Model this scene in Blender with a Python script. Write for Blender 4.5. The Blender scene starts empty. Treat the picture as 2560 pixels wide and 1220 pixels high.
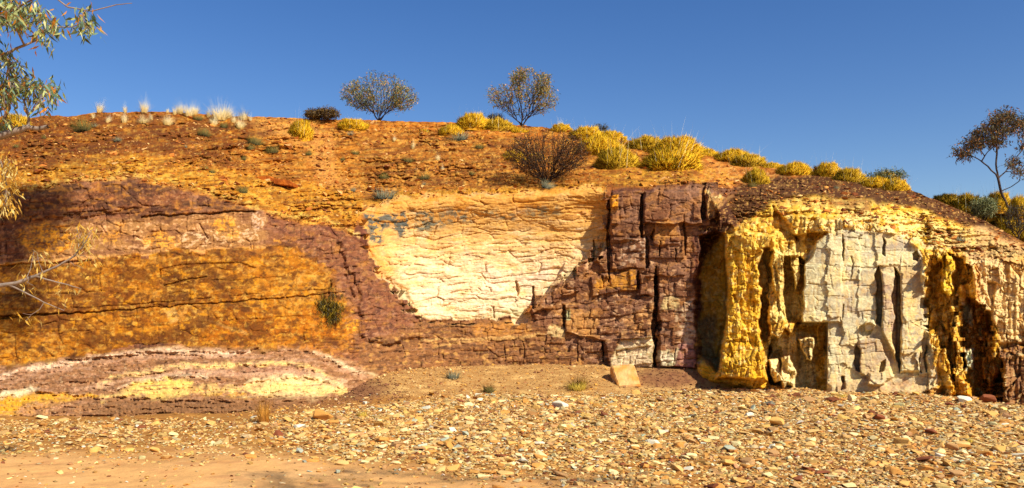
import bpy, bmesh, math, random
import numpy as np
from mathutils import Vector, Matrix

# ------------------------------------------------------------------ camera, sky, sun, exposure
SC = bpy.context.scene
F = 2009.0            # focal length in photograph pixels (2560 wide)
HZ = 770.0            # photograph row of the horizon
CH = 1.70             # eye height
CX = 1280.0
cam_d = bpy.data.cameras.new("camera")
cam = bpy.data.objects.new("camera", cam_d)
SC.collection.objects.link(cam)
SC.camera = cam
cam.location = (0, 0, CH)
cam.rotation_euler = (math.radians(90), 0, 0)
cam_d.sensor_width = 36.0
cam_d.lens = 36.0 * F / 2560.0
cam_d.shift_y = (HZ - 610.0) / 2560.0
cam_d.clip_start = 0.1
cam_d.clip_end = 6000

SUN_EL = math.radians(42)
SUN_AZ = math.radians(46)          # to the right of straight behind the camera
to_sun = Vector((math.cos(SUN_EL) * math.sin(SUN_AZ), -math.cos(SUN_EL) * math.cos(SUN_AZ), math.sin(SUN_EL)))
world = bpy.data.worlds.new("World")
SC.world = world
world.use_nodes = True
wn = world.node_tree
wn.nodes.clear()
w_out = wn.nodes.new("ShaderNodeOutputWorld")
w_bg = wn.nodes.new("ShaderNodeBackground")
w_sky = wn.nodes.new("ShaderNodeTexSky")
w_sky.sky_type = 'NISHITA'
w_sky.sun_disc = False
w_sky.sun_elevation = SUN_EL
w_sky.sun_rotation = math.atan2(to_sun.x, to_sun.y)
w_sky.altitude = 700
w_sky.air_density = 1.0
w_sky.dust_density = 1.0
w_sky.ozone_density = 1.6
w_bg.inputs[1].default_value = 0.082
w_hs = wn.nodes.new("ShaderNodeHueSaturation")
w_hs.inputs['Hue'].default_value = 0.512
w_hs.inputs['Saturation'].default_value = 1.34
wn.links.new(w_sky.outputs[0], w_hs.inputs['Color'])
wn.links.new(w_hs.outputs[0], w_bg.inputs[0])
wn.links.new(w_bg.outputs[0], w_out.inputs[0])

sun_d = bpy.data.lights.new("sun", 'SUN')
sun_d.energy = 4.6
sun_d.angle = math.radians(0.5)
sun_d.color = (1.0, 0.965, 0.87)
sun = bpy.data.objects.new("sun", sun_d)
SC.collection.objects.link(sun)
sun.rotation_euler = to_sun.to_track_quat('Z', 'Y').to_euler()
sun.location = (10, -10, 20)

SC.view_settings.view_transform = 'Standard'
SC.view_settings.look = 'None'
SC.view_settings.gamma = 1
SC.view_settings.exposure = 0.62
ALB = 0.80            # sunlit display colour -> surface colour

rng = np.random.default_rng(7)
random.seed(7)


# ------------------------------------------------------------------ helpers
def lin(c, k=None):
    k = ALB if k is None else k
    c = np.asarray(c, float) / 255.0
    c = np.where(c <= 0.04045, c / 12.92, ((c + 0.055) / 1.055) ** 2.4)
    return c * k


def at(px, py, D):
    return np.array([(px - CX) / F * D, D, CH + (HZ - py) / F * D])


def h2(ix, iy, seed=0):
    h = (ix.astype(np.int64) * 374761393 + iy.astype(np.int64) * 668265263 + seed * 1274126177) & 0xFFFFFFFF
    h = ((h ^ (h >> 13)) * 1274126177) & 0xFFFFFFFF
    h = ((h ^ (h >> 16)) * 2246822519) & 0xFFFFFFFF
    h = h ^ (h >> 15)
    return (h & 0xFFFFFF) / float(0x1000000)


def gn(x, y, seed=0):
    x0 = np.floor(x); y0 = np.floor(y)
    fx = x - x0; fy = y - y0
    u = fx * fx * fx * (fx * (fx * 6 - 15) + 10); v = fy * fy * fy * (fy * (fy * 6 - 15) + 10)
    def g(ox, oy):
        a = h2(x0 + ox, y0 + oy, seed) * 2 * math.pi
        return np.cos(a) * (fx - ox) + np.sin(a) * (fy - oy)
    n = (g(0, 0) * (1 - u) + g(1, 0) * u) * (1 - v) + (g(0, 1) * (1 - u) + g(1, 1) * u) * v
    return n * 1.5


def fbm(x, y, o=4, seed=0, gain=0.5):
    s = 0; a = 1.0; t = 0
    for i in range(o):
        s = s + a * gn(x * 2 ** i + 17.3 * i, y * 2 ** i - 9.1 * i, seed + i)
        t += a; a *= gain
    return s / t * 1.4


def voro(x, y, seed=0, jit=0.9):
    x0 = np.floor(x); y0 = np.floor(y)
    d1 = np.full(x.shape, 9.0); d2 = np.full(x.shape, 9.0); idn = np.zeros(x.shape)
    for i in (-1, 0, 1):
        for j in (-1, 0, 1):
            cx = x0 + i; cy = y0 + j
            qx = cx + 0.5 + (h2(cx, cy, seed) - 0.5) * jit - x
            qy = cy + 0.5 + (h2(cx, cy, seed + 5) - 0.5) * jit - y
            d = np.sqrt(qx * qx + qy * qy)
            near = d < d1
            d2 = np.where(near, d1, np.minimum(d2, d))
            idn = np.where(near, h2(cx, cy, seed + 11), idn)
            d1 = np.where(near, d, d1)
    return d1, d2, idn


def facets(x, y, seed=0, jit=0.95):
    """chiselled surface: every Voronoi cell is a tilted plane (returns height about -1..1 and closeness to the cell edge)"""
    x0 = np.floor(x); y0 = np.floor(y)
    d1 = np.full(x.shape, 9.0); d2 = np.full(x.shape, 9.0); h = np.zeros(x.shape)
    for i in (-1, 0, 1):
        for j in (-1, 0, 1):
            cx = x0 + i; cy = y0 + j
            qx = cx + 0.5 + (h2(cx, cy, seed) - 0.5) * jit - x
            qy = cy + 0.5 + (h2(cx, cy, seed + 5) - 0.5) * jit - y
            d = qx * qx + qy * qy
            near = d < d1
            d2 = np.where(near, d1, np.minimum(d2, d))
            hh = (h2(cx, cy, seed + 11) - .5) * 1.1 + (h2(cx, cy, seed + 12) - .5) * 1.5 * qx + (h2(cx, cy, seed + 13) - .5) * 1.5 * qy
            h = np.where(near, hh, h); d1 = np.where(near, d, d1)
    return h, np.sqrt(d2) - np.sqrt(d1)


def ss(a, b, x):
    t = np.clip((x - a) / (b - a), 0, 1)
    return t * t * (3 - 2 * t)


def bricks(x, y, w, h, seed=0):
    """jointed rock: cell id (0..1) and distance to nearest joint in pixels"""
    v = y / h + 0.35 * gn(x / (w * 5.0), y / (h * 4.0), seed + 3)
    r = np.floor(v); fv = v - r
    hr = 0.30 * h2(r, r * 0 + 7, seed)            # uneven course heights
    split = (fv > 0.5 + hr - 0.15) & (h2(r, r * 0 + 3, seed + 9) > 0.35)
    c = 0.5 + hr - 0.15
    has = h2(r, r * 0 + 3, seed + 9) > 0.35
    dv = np.where(has, np.minimum(np.abs(fv - c), np.minimum(fv, 1 - fv)), np.minimum(fv, 1 - fv)) * h
    row = r * 2 + split
    u = x / w + h2(row, row * 0 + 1, seed + 1) * 3 + 0.3 * gn(x / (w * 3.0), y / (h * 6.0), seed + 4)
    k = np.floor(u); fu = u - k
    cu = 0.3 + 0.4 * h2(k, row, seed + 6)
    hasu = h2(k, row, seed + 8) > 0.5
    du = np.where(hasu, np.minimum(np.abs(fu - cu), np.minimum(fu, 1 - fu)), np.minimum(fu, 1 - fu)) * w
    col = k * 2 + (hasu & (fu > cu))
    return h2(col, row, seed + 2), np.minimum(du, dv)


def sdist(poly, X, Y):
    P = np.array(poly, float); Q = np.roll(P, -1, 0)
    inside = np.zeros(X.shape, bool); d = np.full(X.shape, 1e9)
    for (x1, y1), (x2, y2) in zip(P, Q):
        if y1 != y2:
            c = ((y1 > Y) != (y2 > Y)) & (X < (x2 - x1) * (Y - y1) / (y2 - y1) + x1)
            inside ^= c
        dx, dy = x2 - x1, y2 - y1
        t = np.clip(((X - x1) * dx + (Y - y1) * dy) / (dx * dx + dy * dy + 1e-9), 0, 1)
        d = np.minimum(d, (X - x1 - t * dx) ** 2 + (Y - y1 - t * dy) ** 2)
    d = np.sqrt(d)
    return np.where(inside, -d, d)


def mesh_np(name, V, faces4=None, tris=None, col=None, mat=None, smooth=False, parent=None, normals=None):
    V = np.asarray(V, np.float32)
    me = bpy.data.meshes.new(name)
    loops = []; starts = []; tot = []
    n = 0
    if faces4 is not None and len(faces4):
        a = np.asarray(faces4, np.int32); loops.append(a.ravel()); starts.append(np.arange(len(a)) * 4); tot.append(np.full(len(a), 4)); n = a.size
    if tris is not None and len(tris):
        a = np.asarray(tris, np.int32); loops.append(a.ravel()); starts.append(n + np.arange(len(a)) * 3); tot.append(np.full(len(a), 3))
    L = np.concatenate(loops).astype(np.int32); S = np.concatenate(starts).astype(np.int32)
    me.vertices.add(len(V)); me.vertices.foreach_set("co", V.ravel())
    me.loops.add(len(L)); me.loops.foreach_set("vertex_index", L)
    me.polygons.add(len(S)); me.polygons.foreach_set("loop_start", S)
    me.polygons.foreach_set("use_smooth", np.full(len(S), bool(smooth)))
    me.update(calc_edges=True)
    if col is not None:
        ca = me.color_attributes.new("Col", 'FLOAT_COLOR', 'POINT')
        c4 = np.ones((len(V), 4), np.float32); c4[:, :3] = np.clip(col, 0, 1)
        ca.data.foreach_set("color", c4.ravel())
    me.validate()
    if normals is not None:
        me.polygons.foreach_set('use_smooth', np.ones(len(me.polygons), bool))
        nn_ = np.asarray(normals, float); nn_ = nn_ / np.maximum(np.linalg.norm(nn_, axis=1)[:, None], 1e-6)
        me.normals_split_custom_set_from_vertices(nn_.astype(np.float32))
    if mat: me.materials.append(mat)
    ob = bpy.data.objects.new(name, me)
    SC.collection.objects.link(ob)
    if parent: ob.parent = parent
    return ob


def tag(o, label=None, cat=None, group=None, kind=None):
    if label: o["label"] = label
    if cat: o["category"] = cat
    if group: o["group"] = group
    if kind: o["kind"] = kind
    return o


def empty(name, loc, rz=0):
    e = bpy.data.objects.new(name, None)
    e.empty_display_size = 0.2
    e.location = loc; e.rotation_euler = (0, 0, rz)
    SC.collection.objects.link(e)
    return e


def material(name, rough=0.9, scale=30.0, var=0.25, bump=0.3, bscale=60.0, bdist=0.02, tint=None, spec=0.15, translucent=0.0):
    m = bpy.data.materials.new(name); m.use_nodes = True
    nt = m.node_tree; N = nt.nodes; L = nt.links
    b = N["Principled BSDF"]
    b.inputs["Roughness"].default_value = rough
    b.inputs["Specular IOR Level"].default_value = spec
    at_ = N.new("ShaderNodeVertexColor"); at_.layer_name = "Col"
    tc = N.new("ShaderNodeTexCoord")
    n1 = N.new("ShaderNodeTexNoise"); n1.inputs["Scale"].default_value = scale; n1.inputs["Detail"].default_value = 8; n1.inputs["Roughness"].default_value = 0.7
    L.new(tc.outputs["Object"], n1.inputs["Vector"])
    mr = N.new("ShaderNodeMapRange"); mr.inputs["From Min"].default_value = 0.3; mr.inputs["From Max"].default_value = 0.7
    mr.inputs["To Min"].default_value = 1 - var; mr.inputs["To Max"].default_value = 1 + var
    L.new(n1.outputs["Fac"], mr.inputs["Value"])
    mx = N.new("ShaderNodeVectorMath"); mx.operation = 'SCALE'
    L.new(at_.outputs["Color"], mx.inputs[0]); L.new(mr.outputs["Result"], mx.inputs["Scale"])
    L.new(mx.outputs[0], b.inputs["Base Color"])
    if bump > 0:
        n2 = N.new("ShaderNodeTexNoise"); n2.inputs["Scale"].default_value = bscale; n2.inputs["Detail"].default_value = 6; n2.inputs["Roughness"].default_value = 0.65
        L.new(tc.outputs["Object"], n2.inputs["Vector"])
        bp = N.new("ShaderNodeBump"); bp.inputs["Strength"].default_value = bump; bp.inputs["Distance"].default_value = bdist
        L.new(n2.outputs["Fac"], bp.inputs["Height"]); L.new(bp.outputs[0], b.inputs["Normal"])
    if translucent > 0:
        tr = N.new("ShaderNodeBsdfTranslucent"); L.new(mx.outputs[0], tr.inputs["Color"])
        ms = N.new("ShaderNodeMixShader"); ms.inputs[0].default_value = translucent
        L.new(b.outputs[0], ms.inputs[1]); L.new(tr.outputs[0], ms.inputs[2])
        L.new(ms.outputs[0], N["Material Output"].inputs["Surface"])
    return m


M_rock = material("weathered_ochre_rock", 0.92, 14, 0.16, 0.55, 22, 0.03)
M_soil = material("riverbed_soil", 0.95, 40, 0.16, 0.5, 55, 0.015)
M_stone = material("broken_stone", 0.85, 25, 0.2, 0.35, 40, 0.01)
M_grass = material("dry_grass", 0.7, 8, 0.15, 0, translucent=0.15)
M_leaf = material("gum_leaf", 0.55, 6, 0.12, 0, translucent=0.25, spec=0.3)
M_bark = material("gum_bark", 0.85, 18, 0.3, 0.5, 40, 0.01)

# ------------------------------------------------------------------ the cliff: profile curves read off the photograph
# ground plane distance for a row
gd = lambda py: CH * F / (py - HZ)
base_py = [(-1600, 1060), (-300, 1048), (0, 1042), (300, 1040), (560, 1036), (660, 1028), (780, 1010), (860, 985), (920, 955), (980, 930), (1100, 914), (1300, 912), (1500, 915),
           (1740, 920), (1800, 945), (1900, 958), (2065, 978), (2300, 980), (2420, 990), (2500, 1006), (2560, 1014), (2900, 1060), (4200, 1060)]
base_D = [(-1600, 12.2), (-300, 12.3), (0, 12.5), (300, 12.65), (560, 12.85), (660, 13.3), (780, 14.2), (860, 15.6), (920, 16.8), (980, 17.6), (1100, 18.3), (1300, 18.6), (1500, 18.4),
          (1740, 17.9), (1800, 17.5), (1900, 17.2), (2065, 16.7), (2300, 16.5), (2420, 16.4), (2500, 16.3), (2560, 16.2), (2900, 15.6), (4200, 15.6)]
bank_py = [(-1600, 935), (-300, 930), (0, 918), (160, 898), (300, 880), (450, 868), (640, 872), (780, 876), (860, 900), (920, 925), (980, 925), (1100, 905), (1300, 903), (1500, 905),
           (1740, 910), (1800, 925), (1900, 935), (2065, 955), (2300, 955), (2420, 960), (2500, 975), (2560, 990), (2900, 1000), (4200, 1000)]
bank_D = [(-1600, 15.0), (-300, 15.2), (0, 15.4), (300, 15.8), (640, 16.3), (780, 16.7), (860, 17.0), (920, 17.3), (980, 17.65), (1100, 18.32), (1300, 18.62), (1500, 18.42),
          (1740, 17.92), (1800, 17.52), (1900, 17.22), (2065, 16.75), (2300, 16.55), (2420, 16.45), (2500, 16.35), (2560, 16.25), (2900, 15.7), (4200, 15.7)]
rim_py = [(-1600, 480), (-300, 485), (0, 482), (120, 468), (210, 450), (340, 446), (420, 462), (640, 518), (760, 552), (850, 558), (920, 540), (1000, 505), (1150, 490), (1300, 480), (1500, 470),
          (1600, 468), (1740, 458), (1790, 500), (1830, 560), (1950, 545), (2060, 545), (2200, 560), (2300, 610), (2380, 640), (2450, 648), (2560, 660), (2900, 700), (4200, 700)]
rim_D = [(-1600, 15.6), (-300, 15.9), (0, 16.2), (640, 17.1), (850, 17.9), (1000, 19.0), (1300, 19.35), (1500, 19.2), (1740, 18.7), (1790, 18.5), (1830, 18.1), (1950, 17.8), (2060, 17.4), (2200, 17.2),
         (2300, 17.1), (2450, 17.0), (2560, 16.9), (2900, 16.4), (4200, 16.4)]
mid_py = [(-1600, 400), (-300, 400), (0, 410), (300, 385), (640, 425), (850, 450), (1000, 430), (1300, 430), (1500, 425), (1740, 430), (1830, 478), (1950, 478), (2100, 492), (2250, 512),
          (2400, 560), (2560, 628), (2900, 680), (4200, 680)]
mid_D = [(-1600, 17.6), (-300, 17.8), (0, 18.2), (300, 18.2), (640, 19.4), (850, 20.4), (1000, 20.9), (1300, 21.2), (1500, 21), (1740, 20.2), (1830, 19.6), (1950, 19.2), (2100, 18.7), (2250, 18.2),
         (2400, 18.0), (2560, 17.5), (2900, 16.9), (4200, 16.9)]
crest_py = [(-1600, 360), (-300, 330), (0, 312), (60, 300), (110, 288), (180, 291), (240, 281), (400, 279), (480, 283), (600, 291), (700, 293), (800, 299), (900, 299), (1000, 303), (1150, 306), (1300, 313),
            (1400, 322), (1500, 336), (1600, 356), (1700, 374), (1750, 386), (1900, 416), (2000, 430), (2100, 440), (2200, 459), (2270, 472), (2340, 500), (2450, 545), (2560, 606), (2900, 660), (4200, 660)]
crest_D = [(-1600, 20.5), (-300, 20.8), (0, 21), (640, 22.8), (1000, 24.5), (1400, 25.0), (1740, 24.2), (1900, 22.8), (2100, 21.2), (2300, 19.8), (2450, 18.9), (2560, 18.3), (2900, 17.5), (4200, 17.5)]


def cv(c, px):
    a = np.array(c, float)
    return np.interp(px, a[:, 0], a[:, 1])


def smooth_cv(c, px, r=18):
    return (cv(c, px - r) + 2 * cv(c, px) + cv(c, px + r)) / 4


fine = np.arange(-50, 2612, 1.55)
geo = np.cumsum(3.0 * 1.09 ** np.arange(42))
fl_ = np.arange(-260, -50, 3.2); fr_ = np.arange(fine[-1] + 3, 2830, 3.2)
cols = np.concatenate([(-260 - geo)[::-1], fl_, fine, fr_, fr_[-1] + geo])
NR = 490
v = np.linspace(0, 1, NR)
cb_, cbk, cr_, cm_, cc_ = [smooth_cv(c, cols, 6) for c in (base_py, bank_py, rim_py, mid_py, crest_py)]
db_, dbk, dr_, dm_, dc_ = [smooth_cv(c, cols, 18) for c in (base_D, bank_D, rim_D, mid_D, crest_D)]
cc_ = cc_ + 2.2 * fbm(cols / 22.0, cols * 0, 4, 5)
bot = cb_ + 50
PY = bot[None, :] + v[:, None] * (cc_ - bot)[None, :]
PX = np.broadcast_to(cols[None, :], PY.shape).copy()


def base_invD(PXa, PYa):
    """inverse depth, piecewise planar between the profile curves (rows bottom to top)"""
    pys = [smooth_cv(c, PXa, 6) for c in (base_py, bank_py, rim_py, mid_py, crest_py)]
    ds = [1 / smooth_cv(c, PXa, 18) for c in (base_D, bank_D, rim_D, mid_D, crest_D)]
    out = ds[0] + 0 * PYa
    # below the base: the face runs on down into the ground
    slope0 = (ds[1] - ds[0]) / np.minimum(pys[1] - pys[0], -5)
    out = ds[0] + np.clip(slope0, -1e-4, 0) * (PYa - pys[0])
    out = np.where(PYa > pys[0], ds[0] - 0.0 * PYa, out)
    for i in range(4):
        t = (pys[i] - PYa) / np.maximum(pys[i] - pys[i + 1], 4)
        seg = ds[i] + (ds[i + 1] - ds[i]) * np.clip(t, 0, 1)
        out = np.where(PYa <= pys[i], seg, out)
    return out


invD = base_invD(PX, PY)
# soften the creases between segments
k = 9
for _ in range(2):
    c = np.cumsum(np.pad(invD, ((k + 1, k), (0, 0)), mode='edge'), axis=0)
    invD = (c[2 * k + 1:] - c[:-(2 * k + 1)]) / (2 * k + 1)
D = 1 / invD

# ---- warped coordinates
wx = fbm(PX / 34, PY / 34, 4, 21); wy = fbm(PX / 34, PY / 34, 4, 31)
wX = fbm(PX / 110, PY / 110, 3, 41); wY = fbm(PX / 110, PY / 110, 3, 51)
bc, bd = bricks(PX, PY + 0.05 * PX, 40, 26, 61)
jx = (bc - 0.5)
jy = (h2(np.floor(bc * 9999), np.floor(bc * 777), 3) - 0.5)
WARP = {0: (PX, PY), 1: (PX + 5 * wx, PY + 5 * wy), 2: (PX + 12 * wx + 6 * wX, PY + 10 * wy + 6 * wY),
        3: (PX + 22 * jx + 4 * wx, PY + 22 * jy + 4 * wy), 4: (PX + 4 * wx, PY + 14 * wy)}


bc5, _ = bricks(PX + 6 * wx, PY + 0.05 * PX + 5 * wy, 74, 40, 67)
WARP[5] = (PX + 34 * (bc5 - .5) + 14 * jx + 7 * wx, PY + 22 * (h2(np.floor(bc5 * 9999), np.floor(bc5 * 777), 4) - .5) + 10 * jy + 6 * wy)


def Mk(poly, f=3.0, w=1, ext=60):
    P = np.array(poly, float)
    x0, y0 = P.min(0) - ext; x1, y1 = P.max(0) + ext
    out = np.zeros(PX.shape)
    ci = np.where((cols >= x0) & (cols <= x1))[0]
    if len(ci) == 0: return out
    a, b = ci[0], ci[-1] + 1
    X, Y = WARP[w]
    sub = sdist(poly, X[:, a:b], Y[:, a:b])
    out[:, a:b] = 1 - ss(-f, f, sub)
    return out


def rect(x0, y0, x1, y1):
    return [(x0, y0), (x1, y0), (x1, y1), (x0, y1)]


def curve_mask(pts, width, w=1, f=2.0, rough=0.0):
    """band of given half-width (number or list) along an open curve y(x)"""
    a = np.array(pts, float)
    X, Y = WARP[w]
    yc = np.interp(X, a[:, 0], a[:, 1])
    if rough:
        yc = yc + rough * fbm(PX / 44, PY / 60, 5, 777)
    wd = np.interp(X, a[:, 0], width) if not np.isscalar(width) else width
    if rough: wd = wd * (0.55 + 1.1 * ss(-.4, .5, fbm(PX / 34, PY / 200, 3, 778)))
    inside = (X > a[0, 0]) & (X < a[-1, 0])
    return (1 - ss(wd - f, wd + f, np.abs(Y - yc))) * inside


# ---- rock zones
slope_line = [(-1600, 470), (0, 482), (120, 470), (210, 450), (340, 446), (420, 462), (640, 520), (700, 545), (770, 558), (830, 560), (880, 590), (910, 500), (1000, 494), (1150, 486), (1300, 478), (1500, 468), (1600, 470),
              (1740, 458), (1800, 480), (1850, 560), (1950, 540), (2060, 545), (2200, 560), (2320, 610), (2400, 636), (2560, 650), (4200, 650)]
above = 1 - ss(-8, 8, PY + 6 * wy - np.interp(PX, *np.array(slope_line, float).T))
inner_edge = [(905, 560), (910, 622), (932, 668), (960, 700), (985, 725), (1005, 752), (1040, 790), (1060, 803), (1180, 806), (1300, 795), (1325, 765), (1350, 735),
              (1400, 702), (1440, 676), (1480, 650), (1505, 600), (1512, 540), (1530, 490), (1500, 470), (1300, 478), (1100, 488), (1000, 494), (905, 520)]
cream = Mk(inner_edge, 3, 5)
maroon_right = Mk([(1512, 540), (1530, 484), (1620, 470), (1750, 458), (1850, 468), (1800, 520), (1760, 560), (1735, 640), (1745, 800), (1740, 925), (900, 930), (860, 860), (905, 622), (932, 668), (985, 725), (1040, 790), (1060, 803), (1180, 806), (1300, 795), (1350, 735), (1400, 702), (1480, 650), (1505, 600)], 3, 5)
left_maroon = Mk([(-1600, 470), (0, 490), (60, 478), (120, 468), (200, 455), (210, 448), (340, 444), (352, 468), (375, 455), (500, 482), (600, 512), (650, 520), (700, 548), (770, 558), (830, 560), (880, 590), (912, 622),
                  (940, 670), (990, 730), (1040, 790), (1060, 803), (1060, 940), (850, 1000), (0, 1060), (-1600, 1060)], 3, 5)
orange_panel = Mk([(-1600, 690), (0, 668), (200, 652), (420, 632), (620, 622), (740, 612), (800, 645), (845, 700), (846, 756), (888, 790), (893, 866), (700, 872), (600, 874), (440, 862), (300, 868), (165, 896), (0, 918), (-1600, 940)], 3, 5)
bank = 1 - ss(-5, 5, np.interp(PX, *np.array(bank_py, float).T) - 2 - PY - 4 * wy)
bank = bank * (1 - ss(900, 960, PX))

right = ss(1740, 1790, PX + 10 * wx + (PY - 560) * 0.02)
# ---- generic roughness of each zone, metres along the view axis (minus = towards the camera)
dD = np.zeros(PX.shape)
tilt = PY + 0.055 * PX
m1_ = fbm(PX / 70, PY / 50, 3, 71); m2_ = fbm(PX / 45, PY / 34, 3, 75); m3_ = fbm(PX / 140, PY / 90, 3, 76)
wl = 6 * fbm(PX / 120, PY / 120, 2, 77)
def ledge(period, seed, wob):
    """irregular bedding: each bed bulges and ends in a small lip, lips fade in and out along the bed"""
    u = (tilt + wl) / period + wob * fbm(PX / 150, tilt / 60, 3, seed)
    k_ = np.floor(u); f_ = u - k_
    amp = ss(-.25, .45, fbm(PX / 55 + k_ * 7.7, k_ * 3.1, 3, seed + 1))
    return (np.abs(f_ - .5) * 2) ** 3 * amp + (h2(k_, k_ * 0, seed + 2) - .5) * .5 + .6 * amp * np.exp(-((1 - f_) * period / 1.7) ** 2)
def joints(X_, Y_, seed, wpx, lo=-.1, hi=.35, ns=60):
    h_, e_ = facets(X_, Y_, seed, .8)
    return h_, np.exp(-(e_ * wpx) ** 2) * ss(lo, hi, fbm(PX / ns, PY / ns, 3, seed + 31))
# thin-bedded cream face
fa, ja = joints((PX + 3 * wx) / 64, (tilt + 3 * wy) / 28, 72, 18)
fb_, jb = joints((PX + 2 * wx) / 24, (tilt + 2 * wy) / 12, 74, 9, .1, .4)
fm_, jm_ = joints((PX + 3 * wx) / 110, (tilt + 2 * wy) / 16, 78, 26, -.05, .3, 90)
face_cream = 0.05 * jm_ + 0.050 * ledge(25, 410, .8) + 0.014 * ledge(11, 420, .6) + 0.022 * fa + 0.010 * fb_ + 0.06 * ja * ss(-.1, .3, m1_) + .02 * jb + 0.014 * fbm(PX / 20, PY / 8, 4, 73)
# maroon jointed rock
cr2, ce2 = bricks(PX + 3 * wx, tilt + 3 * wy, 52, 40, 82)
fc, jc = joints((PX + 3 * wx) / 44, (tilt + 3 * wy) / 32, 83, 15)
fd, jd = joints((PX + 2 * wx) / 15, (tilt + 2 * wy) / 11, 86, 5)
rightness = ss(1250, 1500, PX)
face_maroon = (0.02 + .08 * rightness) * (cr2 - 0.5) + 0.020 * fc + 0.010 * fd + (.035 * jc + .010 * jd) + 0.045 * np.exp(-(ce2 / 1.5) ** 2) * ss(-.05, .35, m2_) + 0.022 * ledge(38, 430, .7) + 0.012 * fbm(PX / 16, PY / 12, 5, 85)
# broad smooth orange wall with long thin cracks
cr3, ce3 = bricks(PX + 4 * wx, tilt + 3 * wy, 190, 92, 92)
v1, v2, vid = voro((PX + 14 * wx) / 34, (PY + 14 * wy) / 26, 93)
fe, je = joints((PX + 5 * wx) / 48, (PY + 5 * wy) / 32, 96, 12, .0, .4)
face_orange = 0.025 * (cr3 - 0.5) + 0.03 * np.exp(-(ce3 / 1.5) ** 2) * ss(-.2, .2, m1_) + 0.016 * fe + 0.03 * je + 0.014 * fbm(PX / 18, PY / 13, 5, 94) + 0.03 * fbm(PX / 120, PY / 80, 3, 95)
# slope above: rubble terraces
rub = fbm(PX / 16, tilt / 5.5, 5, 101, .6)
ter = fbm(PX / 130 + 0.4 * wx, tilt / 16.0, 4, 102)
ff, jf = joints((PX + 8 * wx) / 26, (tilt + 4 * wy) / 9, 104, 4)
pch = 0.45 + 1.0 * ss(-0.25, 0.35, fbm(PX / 150, PY / 50, 3, 103))
face_slope = pch * (0.10 * rub + 0.07 * ff + .08 * jf) + 0.17 * ter
# yellow crumbly rock
fg, jg = joints((PX + 5 * wx) / 34, (PY + 5 * wy) / 42, 112, 15, -.1, .3, 40)
fh, jh = joints((PX + 2 * wx) / 14, (PY + 2 * wy) / 15, 114, 4, -.3, .2, 30)
y1, y2, yid = voro((PX + 9 * wx) / 20, (PY + 9 * wy) / 17, 112)
fk, jk = joints((PX + 3 * wx) / 26, (PY + 3 * wy) / 74, 116, 16, -.1, .3, 40)
face_yellow = 0.07 * fg + 0.025 * fh + .11 * fk + .045 * jk + .05 * jg + .02 * jh + 0.03 * fbm(PX / 26, PY / 30, 5, 111, 0.6) + 0.04 * fbm(PX / 12, PY / 90, 3, 113) + 0.04 * ledge(30, 440, .8)
# pale jointed wall at the right
cr4, ce4 = bricks(PX + 2.5 * wx, PY + 2.5 * wy, 84, 74, 122)
fi, ji = joints((PX + 2 * wx) / 40, (PY + 2 * wy) / 34, 124, 18, .05, .4)
face_white = 0.03 * (cr4 - 0.5) + 0.024 * np.exp(-(ce4 / 1.3) ** 2) * ss(.0, .3, m1_) + 0.012 * fi + .016 * ji + 0.010 * ledge(34, 450, .5) + 0.007 * fbm(PX / 16, PY / 12, 5, 123)

white = Mk([(2012, 640), (2040, 612), (2066, 585), (2110, 572), (2240, 585), (2300, 625), (2310, 680), (2312, 760), (2325, 850), (2345, 960), (2300, 985), (2066, 990), (2064, 812), (2004, 811)], 3, 1)
w_slope = above
w_right = right * (1 - above)
face_left = face_maroon * (1 - orange_panel) + face_orange * orange_panel
face = face_left
face = face * (1 - cream) + face_cream * cream
face = face * (1 - right) + face_yellow * right
face = face * (1 - white) + face_white * white
det = face * (1 - above) + face_slope * above
# gentler bank at the left foot
bank_face = 0.10 * fbm(PX / 60, tilt / 9.0, 4, 131) + 0.05 * fbm(PX / 14, PY / 7, 4, 132, .6) + .02 * fd + .03 * ledge(16, 460, .8)
det = det * (1 - bank) + bank_face * bank
dD += det

# ---- carved relief: (polygon, metres, feather, warp)
RELIEF = []
def R(poly, amt, f=3.0, w=1): RELIEF.append((poly, amt, f, w))
R(inner_edge, 0.42, 3, 5)                                           # the cream wall lies back behind the maroon rim
R([(905, 600), (960, 690), (1010, 720), (1050, 800), (1300, 795), (1310, 740), (1010, 640), (930, 560)], -0.08, 8, 1)
R([(1525, 505), (1546, 484), (1546, 560), (1526, 560)], -0.15, 2, 0)  # loose yellow block
R([(1500, 600), (1524, 560), (1526, 700), (1482, 650)], -0.10, 2, 3)
R(rect(1528, 495, 1600, 600), -0.12, 2, 1)
R(rect(1612, 478, 1755, 560), -0.22, 2, 1)
R([(1700, 458), (1775, 455), (1780, 540), (1766, 545)], 0.05, 2, 1)
R([(1770, 462), (1850, 465), (1800, 540), (1766, 555)], -0.22, 2, 1)
R(rect(1635, 556, 1700, 612), -0.16, 2, 1)
R(rect(1615, 612, 1712, 690), -0.10, 2, 1)
R([(1530, 600), (1612, 592), (1612, 670), (1530, 672)], -0.14, 2, 1)
R([(1480, 690), (1594, 674), (1594, 724), (1480, 740)], -0.10, 2, 1)
R([(1600, 686), (1636, 684), (1636, 740), (1600, 738)], -0.20, 2, 1)
R([(1648, 668), (1735, 650), (1740, 920), (1652, 915), (1645, 760)], -0.20, 2, 1)
R([(1414, 768), (1490, 755), (1634, 740), (1640, 845), (1500, 850), (1414, 830)], -0.13, 2, 1)
R([(1514, 850), (1640, 838), (1632, 920), (1524, 920)], -0.16, 2, 1)
R([(1436, 640), (1484, 655), (1436, 730), (1340, 790), (1330, 760), (1366, 728)], -0.13, 2, 3)
R([(980, 812), (1320, 800), (1500, 850), (1500, 925), (900, 930), (920, 860)], -0.04, 5, 1)
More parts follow.
